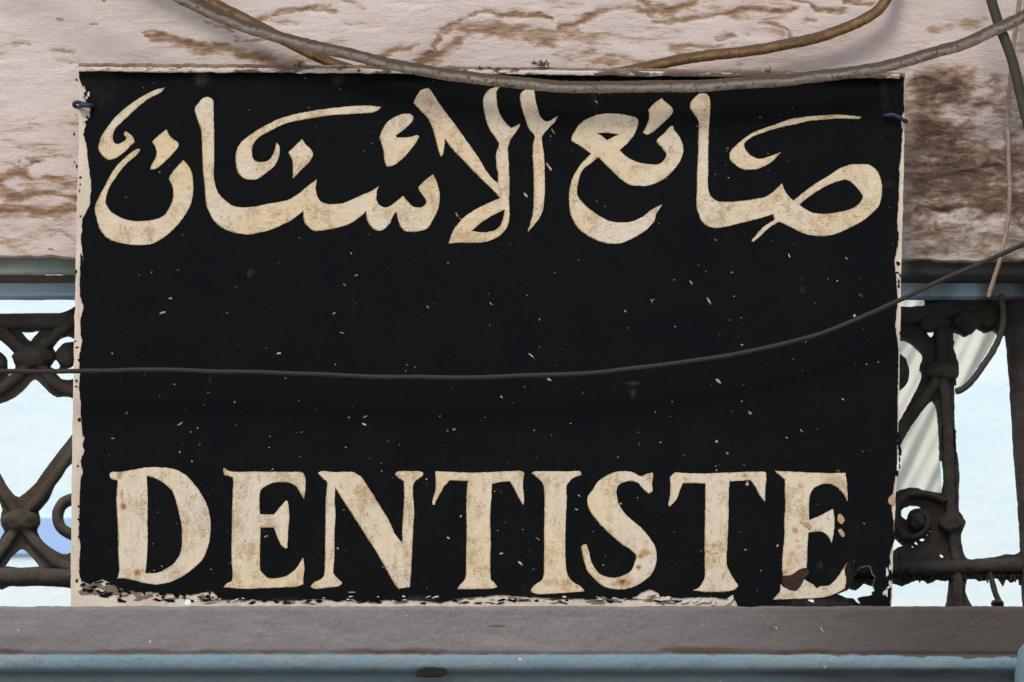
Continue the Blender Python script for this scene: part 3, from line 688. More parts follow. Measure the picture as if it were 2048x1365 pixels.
knob('scroll_eye', 1834, 1042, 34, 36, d=0.010, amp=0.2)
iron('bottom_rail', [(1740, 1138), (1800, 1136), (1850, 1138), (1910, 1136), (1960, 1134), (2010, 1132), (2100, 1130), (2400, 1130)], 30, 0.010, 0.2, f=110)
iron('strut', [(1980, 1146), (1986, 1170), (1992, 1190), (2004, 1214)], 11, 0.006, 0.2)
knob('strut_foot', 1994, 1207, 26, 14)
iron('end_post', [(2030, 540), (2030, 600), (2034, 660), (2044, 760), (2050, 880), (2060, 1000), (2066, 1100), (2070, 1216)], 52, 0.02, 0.08, f=60)
plate('post_head', [L('700,200! 800,240 860,300 870,420 880,560 880,640! 1000,640! 1200,640! 1200,150! 900,140!', G4)], [], amp=1.6, th=0.014, dy=0.001, sd=6)
# little drips of crust under the right-hand rail
drips = []
for k in range(26):
    x = 1796 + 250 * (k + random.random() * 0.8) / 26; y0 = 1150; L = random.uniform(5, 17)
    drips.append(tube('', [G(x, y0), G(x + random.uniform(-2, 2), y0 + L)], random.uniform(3.5, 6) * RS, IRON, seg=7, step=0.002, rough_a=0.3, rough_f=150, taper=lambda t: 1.1 - 0.9 * t, only_data=True))
for k in range(16):
    x = 1830 + 160 * random.random(); y0 = 655
    drips.append(tube('', [G(x, y0), G(x + random.uniform(-4, 4), y0 + random.uniform(4, 12))], random.uniform(3, 5) * RS, IRON, seg=7, step=0.002, rough_a=0.3, rough_f=150, taper=lambda t: 1.1 - 0.9 * t, only_data=True))
o = join_data('rust_drips', drips, IRON, rail_root); o['kind'] = 'stuff'; right_dark_attr(o)

# ------------------------------------------------------------------ the sign
sign = empty('painted_sign', P(960, 1212, 0.004), 'black metal dentist sign with cream Arabic and roman lettering and a rusted lower right corner', 'sign')
o = sign
panel_out = rough([(158, 136), (500, 138), (900, 142), (1300, 147), (1600, 151), (1810, 153), (1808, 330), (1803, 520), (1799, 760), (1793, 960), (1786, 1100), (1783, 1222), (1300, 1222), (700, 1222), (141, 1222), (144, 900), (148, 700), (153, 430), (157, 300)], 4, 1.2, 0.06, 3)
Z7 = (1520, 920, 4.55)
hole_main = jitter(spline(parse('680,1215! 730,1205 775,1190 815,1165 840,1110 855,1050! 885,1005 930,970 990,962 1012,985! 1020,1030 1050,1060 1040,1100 1032,1150! 1045,1192! 1018,1200! 1020,1228 970,1240! 920,1250 885,1258! 905,1280 920,1318! 885,1300! 850,1262! 790,1255 730,1232!', *Z7), step=2), 1.3, 0.4, 8)
hole_small = jitter(spline(parse('425,1272! 455,1262 490,1262! 494,1290 485,1300! 455,1290', *Z7), step=2), 0.6, 0.4, 9)
hole_nail = spline(parse('368,1200 373,1196 380,1199 381,1206 376,1211 369,1208'), step=1.5)
hole_low = jitter(spline(parse('705,1302! 760,1290 840,1300! 850,1330! 700,1330!', *Z7), step=2), 0.6, 0.4, 10)
holes = [hole_main, hole_small, hole_nail]
slab('board', [panel_out], holes, 0.0012, 0.010, UNDER, sign, back=True)

# black enamel, ragged at its borders
zA = (0, 0, 2.438); zB = (0, 480, 3.413); zC = (0, 860, 2.703)
left = parse('385,345 388,390 400,415 417,432 405,462 418,490 440,520 436,560 412,580 418,610 405,655 420,700 430,800 445,900 438,1000 412,1050 400,1070 400,1120 392,1180 405,1250 395,1300 388,1362', *zA) + \
       parse('550,90 572,125 552,175 545,300 545,380 572,460 547,560 552,650 562,690 542,780 540,870 545,940 540,1010 550,1130 555,1230 566,1350', *zB) + \
       parse('440,5 458,45 445,80 457,110 436,170 448,220 435,280 430,400 428,480 425,560 435,620 428,700 430,790', *zC)
bottom = [(163, 1163), (180, 1168), (205, 1158), (240, 1176), (262, 1180), (300, 1184), (345, 1188), (380, 1190), (402, 1186), (415, 1180), (428, 1186), (440, 1199), (500, 1200), (560, 1202), (640, 1198), (720, 1203), (800, 1199), (850, 1202), (880, 1206), (910, 1198), (1000, 1190), (1100, 1196), (1200, 1198), (1268, 1196), (1284, 1184), (1300, 1178), (1316, 1186), (1322, 1198), (1345, 1196), (1420, 1194), (1470, 1200), (1478, 1218), (1780, 1218)]
rightp = [(1782, 1190), (1784, 1150), (1779, 1110), (1789, 1080), (1787, 1040), (1783, 1020), (1786, 980), (1794, 940), (1795, 800), (1797, 700), (1790, 650), (1795, 600), (1791, 540), (1789, 520), (1797, 480), (1794, 440), (1797, 400), (1799, 330), (1803, 300), (1804, 260), (1802, 240), (1808, 220), (1808, 155)]
outl = [(a, b) for a, b, _ in left] + bottom + rightp + [(1600, 152), (1300, 148), (900, 143), (500, 139), (160, 137)]
enamel_out = rough(outl, 2.5, 1.6, 0.22, 13)
def enamel_attr(x, y):
    d = np.zeros(len(x))
    for cx, cy, a, b, k in [(500, 546, 10, 12, 1.1), (1605, 556, 6, 12, .9), (1606, 580, 9, 12, .9), (1268, 766, 26, 4, .9), (1266, 788, 10, 14, .9), (706, 590, 3, 80, .5), (404, 160, 16, 15, .8), (676, 165, 15, 14, .7), (840, 235, 8, 5, .7), (1178, 790, 6, 8, .5), (1190, 200, 20, 30, .5), (1770, 370, 18, 10, .7),
        (1780, 190, 60, 60, .5), (200, 190, 70, 50, .5), (1700, 1150, 60, 50, .5), (560, 1204, 60, 8, .8), (840, 1200, 40, 10, .8), (1640, 1205, 60, 10, .9), (1640, 1130, 12, 14, .8), (1320, 600, 220, 30, .14), (620, 820, 200, 60, .12), (1000, 520, 300, 14, .14), (1500, 900, 200, 60, .12), (480, 1120, 14, 30, .4), (350, 600, 120, 60, .12), (1720, 700, 50, 300, .2), (1130, 1180, 200, 20, .3), (735, 1186, 20, 8, .6)]:
        d = np.maximum(d, k * np.exp(-((x - cx) / a) ** 2 - ((y - cy) / b) ** 2))
    return {'dust': d + 0.35 * np.exp(-(y - 150) / 14.0) + 0.3 * np.exp(-(1215 - y) / 25.0)}
gx_, gy_ = np.meshgrid(np.arange(170, 1785, 8.0), np.arange(150, 1212, 8.0))
enamel = slab('black_enamel', [enamel_out], holes, 0.0, 0.0011, BLACK, sign, extra=list(zip((gx_.ravel() + .3).tolist(), (gy_.ravel() + .2).tolist())), attrs=enamel_attr)

# ragged leftovers of black along the bottom, and cream losses in the black
def blob(cx, cy, rx, ry, seed, n=16, rot=0.0):
    r = random.Random(seed); out = []
    for k in range(n):
        w = 2 * math.pi * k / n; q = 1 + r.uniform(-0.4, 0.4)
        x, y = rx * q * math.cos(w), ry * q * math.sin(w)
        out.append((cx + x * math.cos(rot) - y * math.sin(rot), cy + x * math.sin(rot) + y * math.cos(rot)))
    return np.array(out)
rr = random.Random(5)
bl_ = [blob(rr.uniform(166, 420), rr.triangular(1164, 1208, 1172), rr.uniform(2, 9), rr.uniform(1.2, 4), k, rot=rr.uniform(-.4, .4)) for k in range(75)]
bl_ += [blob(rr.uniform(430, 1470), rr.uniform(1198, 1207), rr.uniform(3, 12), rr.uniform(1, 2.6), 100 + k, rot=rr.uniform(-.3, .3)) for k in range(55)]
bl_ += [blob(rr.uniform(148, 162), rr.uniform(150, 1180), rr.uniform(1, 3), rr.uniform(1, 4), 300 + k) for k in range(26)]
bl_ += [blob(rr.uniform(1793, 1802), rr.uniform(190, 1190), rr.uniform(1.5, 4), rr.uniform(2, 9), 400 + k) for k in range(26)]
gg_ = [blob(rr.uniform(164, 385), rr.triangular(1160, 1205, 1170), rr.uniform(5, 18), rr.uniform(2, 6), 800 + k, rot=rr.uniform(-.3, .3)) for k in range(60)]
gg_ += [blob(rr.uniform(400, 1480), rr.uniform(1192, 1208), rr.uniform(3, 16), rr.uniform(1, 3), 1400 + k, rot=rr.uniform(-.2, .2)) for k in range(90)]
o = slab('greyed_paint', gg_, [hole_nail], 0.0009, 0.0004, flat_mat('greyed worn paint', (0.10, 0.085, 0.065), (0.17, 0.14, 0.105), 150), sign); o['kind'] = 'stuff'
o = slab('black_paint_remnants', bl_, [hole_nail], 0.0006, 0.0008, BLACK, sign); o['kind'] = 'stuff'
cl_ = [blob(rr.uniform(1320, 1470), rr.uniform(1190, 1208), rr.uniform(3, 11), rr.uniform(2, 4), 500 + k, rot=rr.uniform(-1, 0.2)) for k in range(9)]
cl_ += [blob(rr.uniform(430, 1320), rr.uniform(1193, 1201), rr.uniform(2, 7), rr.uniform(0.6, 1.6), 600 + k, rot=rr.uniform(-.4, .4)) for k in range(26)]
cl_ += [blob(rr.uniform(1768, 1784), rr.uniform(1130, 1190), rr.uniform(1, 3), rr.uniform(2, 8), 700 + k) for k in range(12)]
cl_ += [blob(rr.uniform(160, 180), rr.uniform(160, 260), rr.uniform(1, 3.5), rr.uniform(1.5, 5), 730 + k) for k in range(12)]
o = slab('white_paint_flakes', cl_, [], -0.0006, 0.0005, WHITEFLAKE, sign); o['kind'] = 'stuff'

# flecks all over the enamel
fl = []
big = [(1418, 602, 9, 2.6, 1.1), (1437, 763, 9, 3.2, 0.7), (1062, 711, 7, 2, 0.7), (1106, 263, 8, 2, 1.0), (1098, 334, 9, 3, 1.0), (1051, 390, 8, 3, 0.9), (914, 430, 7, 2, 1.0), (922, 440, 6, 2, 1.1), (325, 626, 7, 2.4, -.3), (558, 707, 7, 2.2, -.2), (712, 551, 5, 1.8, -.4), (1578, 511, 6, 1.4, 1.1), (1382, 565, 6, 1.4, 1.0), (1455, 907, 4, 2, .5), (1433, 883, 4, 3, 0), (908, 859, 4, 2.6, 0), (1003, 794, 3.5, 1.8, .8), (1500, 826, 5, 3.2, 0.5), (730, 834, 6, 1.5, -.5), (728, 849, 6, 2.4, .3), (684, 666, 6, 1.6, .3), (1303, 602, 5, 1, 1.2), (1250, 622, 5, 1.2, .8), (982, 608, 4, 1.4, .9), (668, 627, 4, 1.8, -.5), (1484, 690, 3, 1.4, 0), (341, 597, 4, 1.6, 0), (253, 827, 4, 1, -.8), (226, 877, 5, 1.2, .1), (1603, 862, 7, 1, .9), (1040, 1126, 7, 2.6, .7), (1003, 1107, 4, 3, 0), (1153, 1019, 4.5, 2, .4), (532, 1073, 6, 2, -.3), (806, 1098, 3, 1.6, -.8), (896, 1076, 3.5, 2.4, .6), (1491, 1100, 3, 1.6, -.6), (1555, 1092, 3.5, 2, -.9), (1495, 968, 4, 5, 0), (1709, 632, 3, 5, .2), (705, 1185, 10, 1.5, 0)]
for k, b in enumerate(big): fl.append(blob(b[0], b[1], b[2] * .8, b[3] * .72, 900 + k, 10, b[4]))
for k in range(150):
    x, y = rr.uniform(190, 1780), (rr.uniform(170, 1190) if rr.random() < .5 else rr.triangular(500, 1190, 1000)); s = rr.uniform(0.4, 1.35) * (1.8 if rr.random() < .12 else 1)
    fl.append(blob(x, y, s * rr.uniform(1, 2.6), s * 0.75, 1000 + k, 8, rr.choice([rr.uniform(-1, -.3), rr.uniform(.3, 1.2)])))
o = slab('paint_flecks', fl, holes, -0.0002, 0.00015, CHIPM, sign); o['kind'] = 'stuff'
# lettering: outlines measured on the photograph, laid on the board as raised brushed paint
Z1 = (170, 160, 3.9); Z2 = (380, 160, 3.9); Z3 = (580, 180, 4.2656); Z4 = (740, 150, 3.7925); Z5 = (1120, 160, 3.9); Z6 = (1360, 160, 3.9)
ZD = (200, 920, 4.875); ZE = (430, 920, 4.873); ZN = (600, 920, 4.875); ZT = (850, 920, 4.875); ZS = (1050, 920, 4.875); ZU = (1320, 920, 4.875)
def L(s, z): return spline(parse(s, *z), True, 2.6)
def LL(*segs):
    p = []
    for s, z in segs: p += parse(s, *z)
    return spline(p, True, 2.6)
GLY = []
GLY.append(('letter_noon', [L('768,628! 800,665 832,720 842,800 842,880 828,960 790,1040 740,1110 680,1175 600,1240 510,1280 400,1287 300,1275 200,1245 145,1200 110,1140 92,1070 80,1000 110,915 150,840 200,745 250,670 310,610 370,560 420,537! 432,545! 400,590 350,630 290,690 240,760 190,840 165,910 165,970 200,1025 250,1060 320,1090 400,1103 480,1100 560,1085 620,1055 660,1000 685,940 692,890 685,830 655,765! 700,700', Z1),
    L('637,385! 655,430 690,465 725,490 722,530 680,580 620,640 560,690 515,697! 520,670 550,610 560,570 550,520 525,482! 580,430', Z1)], [], 'A'))
GLY.append(('vowel_stroke', [L('620,62! 560,75 480,110 400,160 320,215 240,290 180,365 130,440 108,520 112,550 150,600 195,622 250,605 310,560 350,520 386,485! 375,450 345,420 318,402! 305,425 325,450 310,475 270,497 235,497 218,470 222,420 240,375 290,325 350,270 420,205 500,145 570,110 600,92', Z1)], [], 'A'))
GLY.append(('letter_seen_alef', [LL(('140,132 175,155 184,200 184,300 188,450 188,600 185,720 195,810 225,890 280,945 330,980 400,994 500,990 620,965 750,940 830,900 900,845 988,775! 982,860 1000,925 1040,960 1100,970 1180,965 1260,935 1370,885 1420,865', Z2),
    ('758,820! 740,870 738,930 760,980 810,1003 860,990 910,950 968,905! 1000,950 1050,995 1100,1005 1145,990 1165,950 1140,900 1110,860 1098,830! 1150,775 1220,722! 1245,770 1265,830 1278,900 1272,980 1245,1060 1210,1120 1190,1165 1140,1195 1040,1210 980,1200 940,1150 922,1090 910,1035! 880,1075 850,1140 800,1190 750,1200 700,1170 665,1110 650,1030! 600,1080 500,1145 380,1180 240,1202 180,1185 130,1135 120,1080 118,1030!', Z3),
    ('850,1050 780,1100 640,1165 540,1190 450,1205 350,1190 260,1155 185,1090 140,1000 125,930 115,800 105,700 100,560 92,400 85,370 60,300 40,230 60,190 100,145', Z2)),
    L('873,462! 900,500 960,572 930,640 870,700 805,768! 803,640 770,565! 820,515', Z2)], [], 'A'))
GLY.append(('vowel_stroke', [L('1495,212! 1450,208 1400,202 1280,205 1120,220 980,238 850,262 740,290 640,330 540,385 450,445 390,500 362,570 360,650 380,720 420,765 480,778 530,770 600,720 660,670 690,610 700,550 695,515 675,490! 668,530 650,580 610,630 550,642 500,625 485,580 490,510 530,455 600,410 680,370 760,335 850,315 960,295 1100,275 1250,265 1380,258 1450,245', Z2)], [], 'A'))
GLY.append(('letter_hamza', [L('1020,203! 1055,235 1030,285 970,340 905,385! 910,408! 1000,405 1090,385! 1105,400! 1060,470 1000,545 940,605 880,645 825,652! 810,600 800,520 780,440 770,400 785,350 830,280 890,235 950,210', Z3)], [], 'A'))
GLY.append(('letter_lam_alef', [L('385,118! 435,100! 460,120 510,195 570,280 640,370 700,455 760,540 830,640 890,740 940,800 975,830 1000,900! 990,935! 950,885 880,820 800,740 720,655 640,575 590,510 565,478! 565,540 553,605! 540,618! 520,560 500,480 480,410 450,340 400,280 335,215! 350,170', Z4),
    L('985,92! 960,130 962,200 975,270 1010,340 1060,395 1080,400 1140,368! 1130,400 1095,450 1060,505 1045,560! 1050,640 1055,750 1058,850 1055,960 1058,1060 1045,1140 1010,1195 950,1240 860,1268 760,1272 680,1272 597,1280! 610,1240 640,1170 700,1095 780,1035 860,990 930,960 990,935! 975,850 975,760 962,680 960,600 985,520! 950,470 910,410 880,330 862,240 865,170 900,115 950,95', Z4)],
    [L('1025,1020! 1010,1090 985,1150 930,1185 850,1195 770,1185! 820,1140 880,1095 950,1055', Z4)], 'A'))
GLY.append(('letter_alef', [L('1245,110! 1255,180 1270,250 1295,320 1330,350 1370,345 1425,310! 1400,360 1350,410 1310,460 1303,490 1318,600 1325,750 1325,880 1318,990 1300,1060 1260,1120 1200,1190! 1225,1100 1240,1030 1245,900 1245,750 1238,620 1240,530 1250,460 1210,410 1180,330 1155,250 1140,170 1155,130 1190,110', Z4)], [], 'A'))
GLY.append(('letter_ain', [L('90,475! 100,430 150,350 220,300 320,268 430,265 520,275 590,295 610,320 600,380 570,440 520,500 465,548! 520,600 600,640 700,658 780,655 820,615 832,575 800,530 755,480! 765,460 820,410 860,362 885,360! 890,390 930,440 958,510 958,580 920,660 850,740 770,795 680,825 600,825 540,815 470,765 390,690 340,640 300,600! 240,650 180,700 150,760 135,840 135,900 180,960 260,1030 370,1095 460,1112 560,1105 650,1065 720,1010 795,975! 750,1050 730,1110 660,1180 560,1240 460,1275 360,1270 250,1230 150,1160 95,1070 75,980 75,880 95,780 130,710 180,640 245,575! 180,525', Z5),
    L('795,142! 820,170 878,225 870,270 800,340 740,395 680,430! 648,412! 680,350 700,290 690,235! 740,180', Z5)],
    [L('285,415! 370,412 465,425! 420,445 368,470! 330,440', Z5)], 'A'))
GLY.append(('letter_sad_alef', [L('155,105! 205,108! 232,150 234,250 225,400 220,550 220,700 218,820 235,900 290,945 380,952 480,945 580,930 660,915 720,880 795,808! 820,870 850,910 885,942! 950,890 1050,815 1150,755 1250,690 1330,662 1400,660 1480,665 1540,715 1572,800 1575,880 1560,960 1520,1020 1430,1095 1320,1155 1200,1205 1090,1217 980,1200 870,1150 775,1105! 700,1150 640,1205 575,1262! 562,1250! 600,1205 650,1150 740,1090! 730,1045! 620,1080 500,1110 380,1140 290,1153 220,1140 170,1095 148,1040 132,980 135,850 138,700 145,550 148,400 145,320 110,260 80,215 95,160', Z6)],
    [L('930,975! 1000,915 1100,850 1200,800 1290,775! 1340,800 1390,850 1430,905! 1410,950 1350,1000 1250,1030 1150,1045 1050,1040 980,1010', Z6)], 'A'))
GLY.append(('vowel_stroke', [L('1415,290! 1330,280 1220,272 1080,280 950,292 850,310 740,350 620,390 540,430 450,500 400,550 388,600 410,640 480,690 550,700 620,690 700,650 750,605 785,565! 720,590 640,615 590,610 540,580 505,530 500,495! 560,445 680,400 800,365 900,345 1000,320 1100,310 1250,300 1400,302', Z6)], [], 'A'))
GLY.append(('letter_d', [L('95,130! 120,120 180,118 240,112 340,95 460,75 560,72 690,85 780,115 860,170 940,265 1010,370 1055,480 1078,620 1072,740 1050,860 1000,970 920,1050 820,1125 700,1185 600,1208 540,1215 440,1200 340,1175 220,1150! 170,1158! 190,1080 183,900 180,700 172,540 165,400 175,200! 120,185 95,155', ZD)],
    [L('455,155! 520,170 600,210 660,255 705,295! 740,390 770,510 795,620 802,720 798,840 775,930 720,1010 640,1065 560,1100 445,1105! 455,980 465,800 463,600 465,400 460,250', ZD)], 'L'))
GLY.append(('letter_e', [L('85,75! 130,105 190,118 350,115 600,118 750,118 840,118 865,140 885,200 880,280 870,382! 830,310 790,255 720,220 640,215 560,225 490,260 445,300 432,400 437,532! 575,535! 630,465 693,392! 715,430 722,550 715,680 705,860! 695,862! 650,830 620,770 590,690 575,660! 442,658! 440,800 437,950 440,1075! 480,1120 530,1155 620,1152 700,1130 790,1060 858,955! 872,1060 860,1150 860,1215! 780,1235 600,1245 430,1250 300,1255 200,1250 88,1238! 120,1200 165,1180 175,1100 165,900 170,600 175,350 180,190 150,160 95,140', ZE)], [], 'L'))
GLY.append(('letter_n', [L('178,130! 215,108 320,120 430,118 515,120 560,145 600,170 680,290 780,450 860,580 930,730 1000,810! 1003,650 1012,500 1020,350 1015,205! 960,170 930,140! 960,113 1060,112 1150,110 1200,125! 1190,160 1140,195 1105,245 1103,350 1112,500 1105,650 1095,850 1085,1050 1070,1240! 960,1255! 900,1160 820,1020 740,880 660,760 560,600 450,430 345,270! 340,400 345,550 335,750 335,950 325,1095 360,1150 415,1200! 380,1230 270,1245 150,1255 108,1235! 140,1195 210,1160 240,1110 248,950 250,750 252,500 258,350 268,220 230,185', ZN)], [], 'L'))
GLY.append(('letter_t', [L('105,113! 250,118 420,125 600,122 800,112 940,110 965,140! 955,250 965,350 962,438! 920,370 870,270 830,208! 740,215 655,235! 645,400 635,600 640,800 635,1000 640,1155 670,1190 705,1240! 640,1255 500,1258 320,1260! 340,1220 380,1180 402,1130 405,900 410,700 408,400 420,205! 330,200 240,198! 180,270 130,360 90,440! 72,420 95,330 108,250', ZT)], [], 'L'))
GLY.append(('letter_i', [L('1045,130! 1080,113 1250,112 1400,113 1510,110 1522,150! 1450,175 1400,220 1380,270 1382,400 1375,550 1370,700 1368,900 1375,1050 1400,1140 1450,1195 1510,1230 1555,1280! 1450,1290 1300,1300 1100,1308 1030,1275! 1070,1220 1130,1180 1160,1120 1165,950 1165,750 1168,500 1165,280 1130,200', ZT)], [], 'L'))
GLY.append(('letter_s', [L('1240,122! 1250,160 1240,230 1243,300 1210,328! 1150,275 1110,230 1050,205 980,212 920,240 893,300 900,380 930,460 990,540 1070,610 1150,680 1230,780 1270,860 1285,950 1265,1050 1220,1130 1130,1200 1040,1245 940,1262 850,1255 770,1230 690,1165 620,1090 590,1020 570,930 553,845! 575,825! 600,825! 625,900 645,990 690,1070 740,1120 800,1142 870,1150 940,1135 1020,1095 1055,1050 1075,990 1085,930 1030,870 950,820 850,735 770,660 690,570 640,500 612,420 620,350 670,280 710,215 780,165 860,125 950,112 1040,118 1130,158 1190,135', ZS)], [], 'L'))
GLY.append(('letter_t', [L('150,122! 300,132 430,135 560,128 700,125 850,118 1000,115 1035,130! 1035,220 1025,300 1025,405! 970,335 930,260 885,197! 780,203 680,208! 670,350 668,550 660,750 652,900 652,1020 690,1110 730,1180 765,1225! 720,1270 600,1285 450,1285 325,1270! 380,1245 420,1190 440,1130 440,950 440,700 445,450 445,230! 330,225 225,225! 200,280 170,370 130,420 95,455! 82,430 100,360 105,270 102,165!', ZU)], [], 'L'))
GLY.append(('letter_e', [L('140,100! 300,108 500,118 650,122 775,120! 790,200 800,378! 765,310 720,260 660,222 600,215 540,230 490,260 460,310 448,380 445,450 448,550! 520,520 600,480 665,445! 675,520 675,620 655,755! 620,690 570,655 520,650 440,660! 435,750 430,850 425,985! 350,1010 290,1045! 215,1055! 205,990 210,850 225,700 225,560 235,400 230,300 230,175! 190,145', Z7),
    L('190,1130! 215,1160 260,1180 320,1190 370,1150 400,1085! 440,1110 490,1140 520,1170 550,1150 620,1145 670,1110 720,1050 795,935! 770,1000 785,1080 775,1170! 690,1215 600,1245 480,1258 300,1265 120,1270! 180,1200', Z7)], [], 'L'))
SPOTS = [(243, 990, 5, 16, .55), (247, 1014, 6, 9, 1.0), (239, 950, 7, 10, .8), (275, 1146, 9, 8, 1.15), (285, 1141, 4, 3, 1.0), (388, 1030, 7, 10, .35), (470, 1150, 14, 14, .3), (470, 1160, 25, 8, .35), (662, 1046, 5, 4, .5), (735, 1028, 4, 5, .6), (750, 1050, 6, 10, .4),
    (1095, 1166, 14, 9, .6), (1125, 1168, 30, 10, .45), (1153, 1175, 5, 5, .7), (1120, 1075, 8, 8, .35), (1250, 1166, 16, 9, 1.0), (1262, 1156, 12, 10, .6), (1245, 1163, 9, 5, 1.2), (1228, 1170, 12, 5, .6), (1281, 1112, 6, 5, 1.1), (1277, 1135, 5, 5, 1.1), (1290, 1105, 14, 10, .75), (1294, 1085, 10, 10, .4),
    (1240, 1062, 8, 5, .45), (1430, 1092, 9, 6, .85), (1415, 1104, 5, 4, .9), (1428, 1122, 10, 5, .6), (1490, 952, 8, 5, .8), (1426, 975, 4, 8, .6), (1350, 955, 5, 4, .6), (1590, 1062, 8, 7, .8), (1600, 975, 10, 14, .45), (1583, 1120, 22, 20, .45), (1605, 1035, 12, 25, .4), (1580, 1190, 20, 8, .5), (1640, 1190, 30, 9, .35), (1570, 1145, 8, 8, .6), (1675, 955, 14, 12, .35), (1640, 1062, 10, 10, .5),
    (280, 460, 60, 20, .25), (500, 450, 60, 18, .3), (480, 432, 8, 20, .35), (630, 418, 16, 14, .3), (1440, 435, 30, 14, .25), (1640, 440, 40, 16, .3), (1700, 400, 14, 10, .2), (1180, 440, 30, 14, .25), (1540, 415, 12, 10, .35), (870, 300, 20, 30, .2), (885, 250, 14, 20, .25), (1300, 335, 8, 10, .4), (1170, 265, 14, 14, .3)]
def letter_attr(loops):
    segs = np.concatenate([np.concatenate([np.asarray(l), np.roll(np.asarray(l), -1, 0)], 1) for l in loops])
    def fn(x, y):
        r = np.zeros(len(x))
        for cx, cy, a, b, k in SPOTS: r = np.maximum(r, k * np.exp(-((x - cx) / a) ** 2 - ((y - cy) / b) ** 2))
        d = np.full(len(x), 1e9)
        for i0 in range(0, len(segs), 200):
            q = segs[i0:i0 + 200]; vx, vy = q[:, 2] - q[:, 0], q[:, 3] - q[:, 1]
            t = np.clip(((x[:, None] - q[:, 0]) * vx + (y[:, None] - q[:, 1]) * vy) / (vx * vx + vy * vy + 1e-9), 0, 1)
            d = np.minimum(d, np.hypot(x[:, None] - q[:, 0] - t * vx, y[:, None] - q[:, 1] - t * vy).min(1))
        return {'rust': r, 'edge': np.exp(-(d / 4.0))}
    return fn
def grid(loops, st=4.0):
    a = np.concatenate([np.asarray(l) for l in loops]); (x0, y0), (x1, y1) = a.min(0), a.max(0)
    gx, gy = np.meshgrid(np.arange(x0, x1, st), np.arange(y0, y1, st)); gx = gx.ravel() + 0.37; gy = gy.ravel() + 0.21
    k = np.zeros(len(gx), bool)
    for l in loops: k |= inside(np.asarray(l), gx, gy)
    return list(zip(gx[k].tolist(), gy[k].tolist()))
WORDS = {'letter_noon': 'letter noon ending the Arabic line at the left', 'letter_sad_alef': 'letters sad and alef opening the Arabic line at the right'}
for i, (nm, sol, hol, kind) in enumerate(GLY):
    s2 = [jitter(l, 0.9, 0.22, 60 + i) for l in sol]; h2 = [jitter(l, 0.9, 0.22, 60 + i) for l in hol]
    o = slab(nm, s2, h2, -0.0007, 0.0006, CREAM_A if kind == 'A' else CREAM_L, sign, extra=grid(s2), attrs=letter_attr(s2 + h2))
    if nm in WORDS: o['label'] = WORDS[nm]
    s3 = [jitter(l, 1.3, 0.3, 90 + i) + np.array([-0.9, 0.8]) for l in sol]; h3 = [jitter(l, 1.2, 0.3, 90 + i) + np.array([-0.6, 0.8]) for l in hol]
    slab('paint_edge', s3, h3, -0.0003, 0.0002, OCHRE, o)

def patch(name, s, z, mat, y=-0.0011, amp=1.0, seed=0, th=0.0003):
    return slab(name, [jitter(L(s, z), amp, 0.3, seed)], [], y, th, mat, sign)
patch('rust_patch', '215,1060! 300,1040 350,1000 420,985 445,1030 400,1090 370,1150 320,1190 250,1175 205,1120', Z7, RUSTY, amp=1.6)
patch('bare_patch', '355,560! 400,565 465,590 455,640 430,625 395,600', Z7, TAN)
patch('bare_patch', '705,555! 708,505 730,492 760,520 768,560 740,585', Z7, TAN)
patch('bare_patch', '715,630! 735,628 770,670 765,700 740,695 715,655', Z7, TAN)
patch('bare_patch', '1225,300! 1227,350 1215,395 1190,408 1165,380 1175,340 1200,315', Z7, TAN)

# rim along the top: white lip under a dark crest of dirt
def rimbar(name, pts, hpx, y0, y1, mat, amp, parent=sign):
    xs = np.arange(pts[0][0], pts[-1][0], 3.0); yc = np.interp(xs, [p[0] for p in pts], [p[1] for p in pts])
    h0 = hpx * (0.5 + amp * (fbm(xs * 0.05, xs * 0 + 2, 4, 71) - 0.5)); h1 = hpx * (0.5 + amp * (fbm(xs * 0.05, xs * 0 + 9, 4, 75) - 0.5))
    V = []; F = []
    for x, y, a, b in zip(xs, yc, h0, h1): V += [P(x, y - a, y1), P(x, y - a, y0 + 0.001), P(x, y - a * 0.4, y0), P(x, y + b * 0.6, y0), P(x, y + b, y0 + 0.001), P(x, y + b, y1)]
    n = len(xs)
    for i in range(n - 1):
        for k in range(6): F.append([i * 6 + k, i * 6 + (k + 1) % 6, (i + 1) * 6 + (k + 1) % 6, (i + 1) * 6 + k])
    return mesh_obj(name, V, F, mat, parent, smooth=False, attrs={'wear': np.repeat(smooth01((xs - 1220) / 120), 6)})
rimbar('top_rim', [(158, 139), (500, 141), (900, 144), (1200, 147), (1600, 151), (1800, 153)], 10, -0.007, 0.011, RIM, 0.35)
rimbar('rim_dirt', [(157, 131), (500, 133), (700, 135), (900, 137), (1200, 141), (1600, 146), (1812, 150)], 9, -0.003, 0.013, GRIMETOP, 0.45)
# tufts of cobweb and dirt caught on the rim
for k, (cx, cy, s, n) in enumerate([(1080, 126, 14, 34), (962, 138, 6, 14), (990, 143, 12, 24), (1032, 140, 6, 14), (680, 137, 9, 18), (718, 140, 8, 16), (1535, 140, 6, 12), (1672, 146, 6, 14), (598, 129, 7, 12)]):
    dd = []
    for q in range(n):
        a = P(cx + random.gauss(0, s * .45), cy + random.gauss(0, s * .22), -0.006 + random.uniform(-.002, .003)); b = a + Vector((random.gauss(0, s * .4), random.gauss(0, 2), random.gauss(0, s * .3))) * S
        dd.append(tube('', [a, (a + b) / 2 + Vector((0, 0, random.gauss(0, 2) * S)), b], random.uniform(0.5, 1.5) * S, FUZZ, seg=5, step=0.002, only_data=True))
    o = join_data('dust_tuft', dd, FUZZ, sign); o['kind'] = 'stuff'

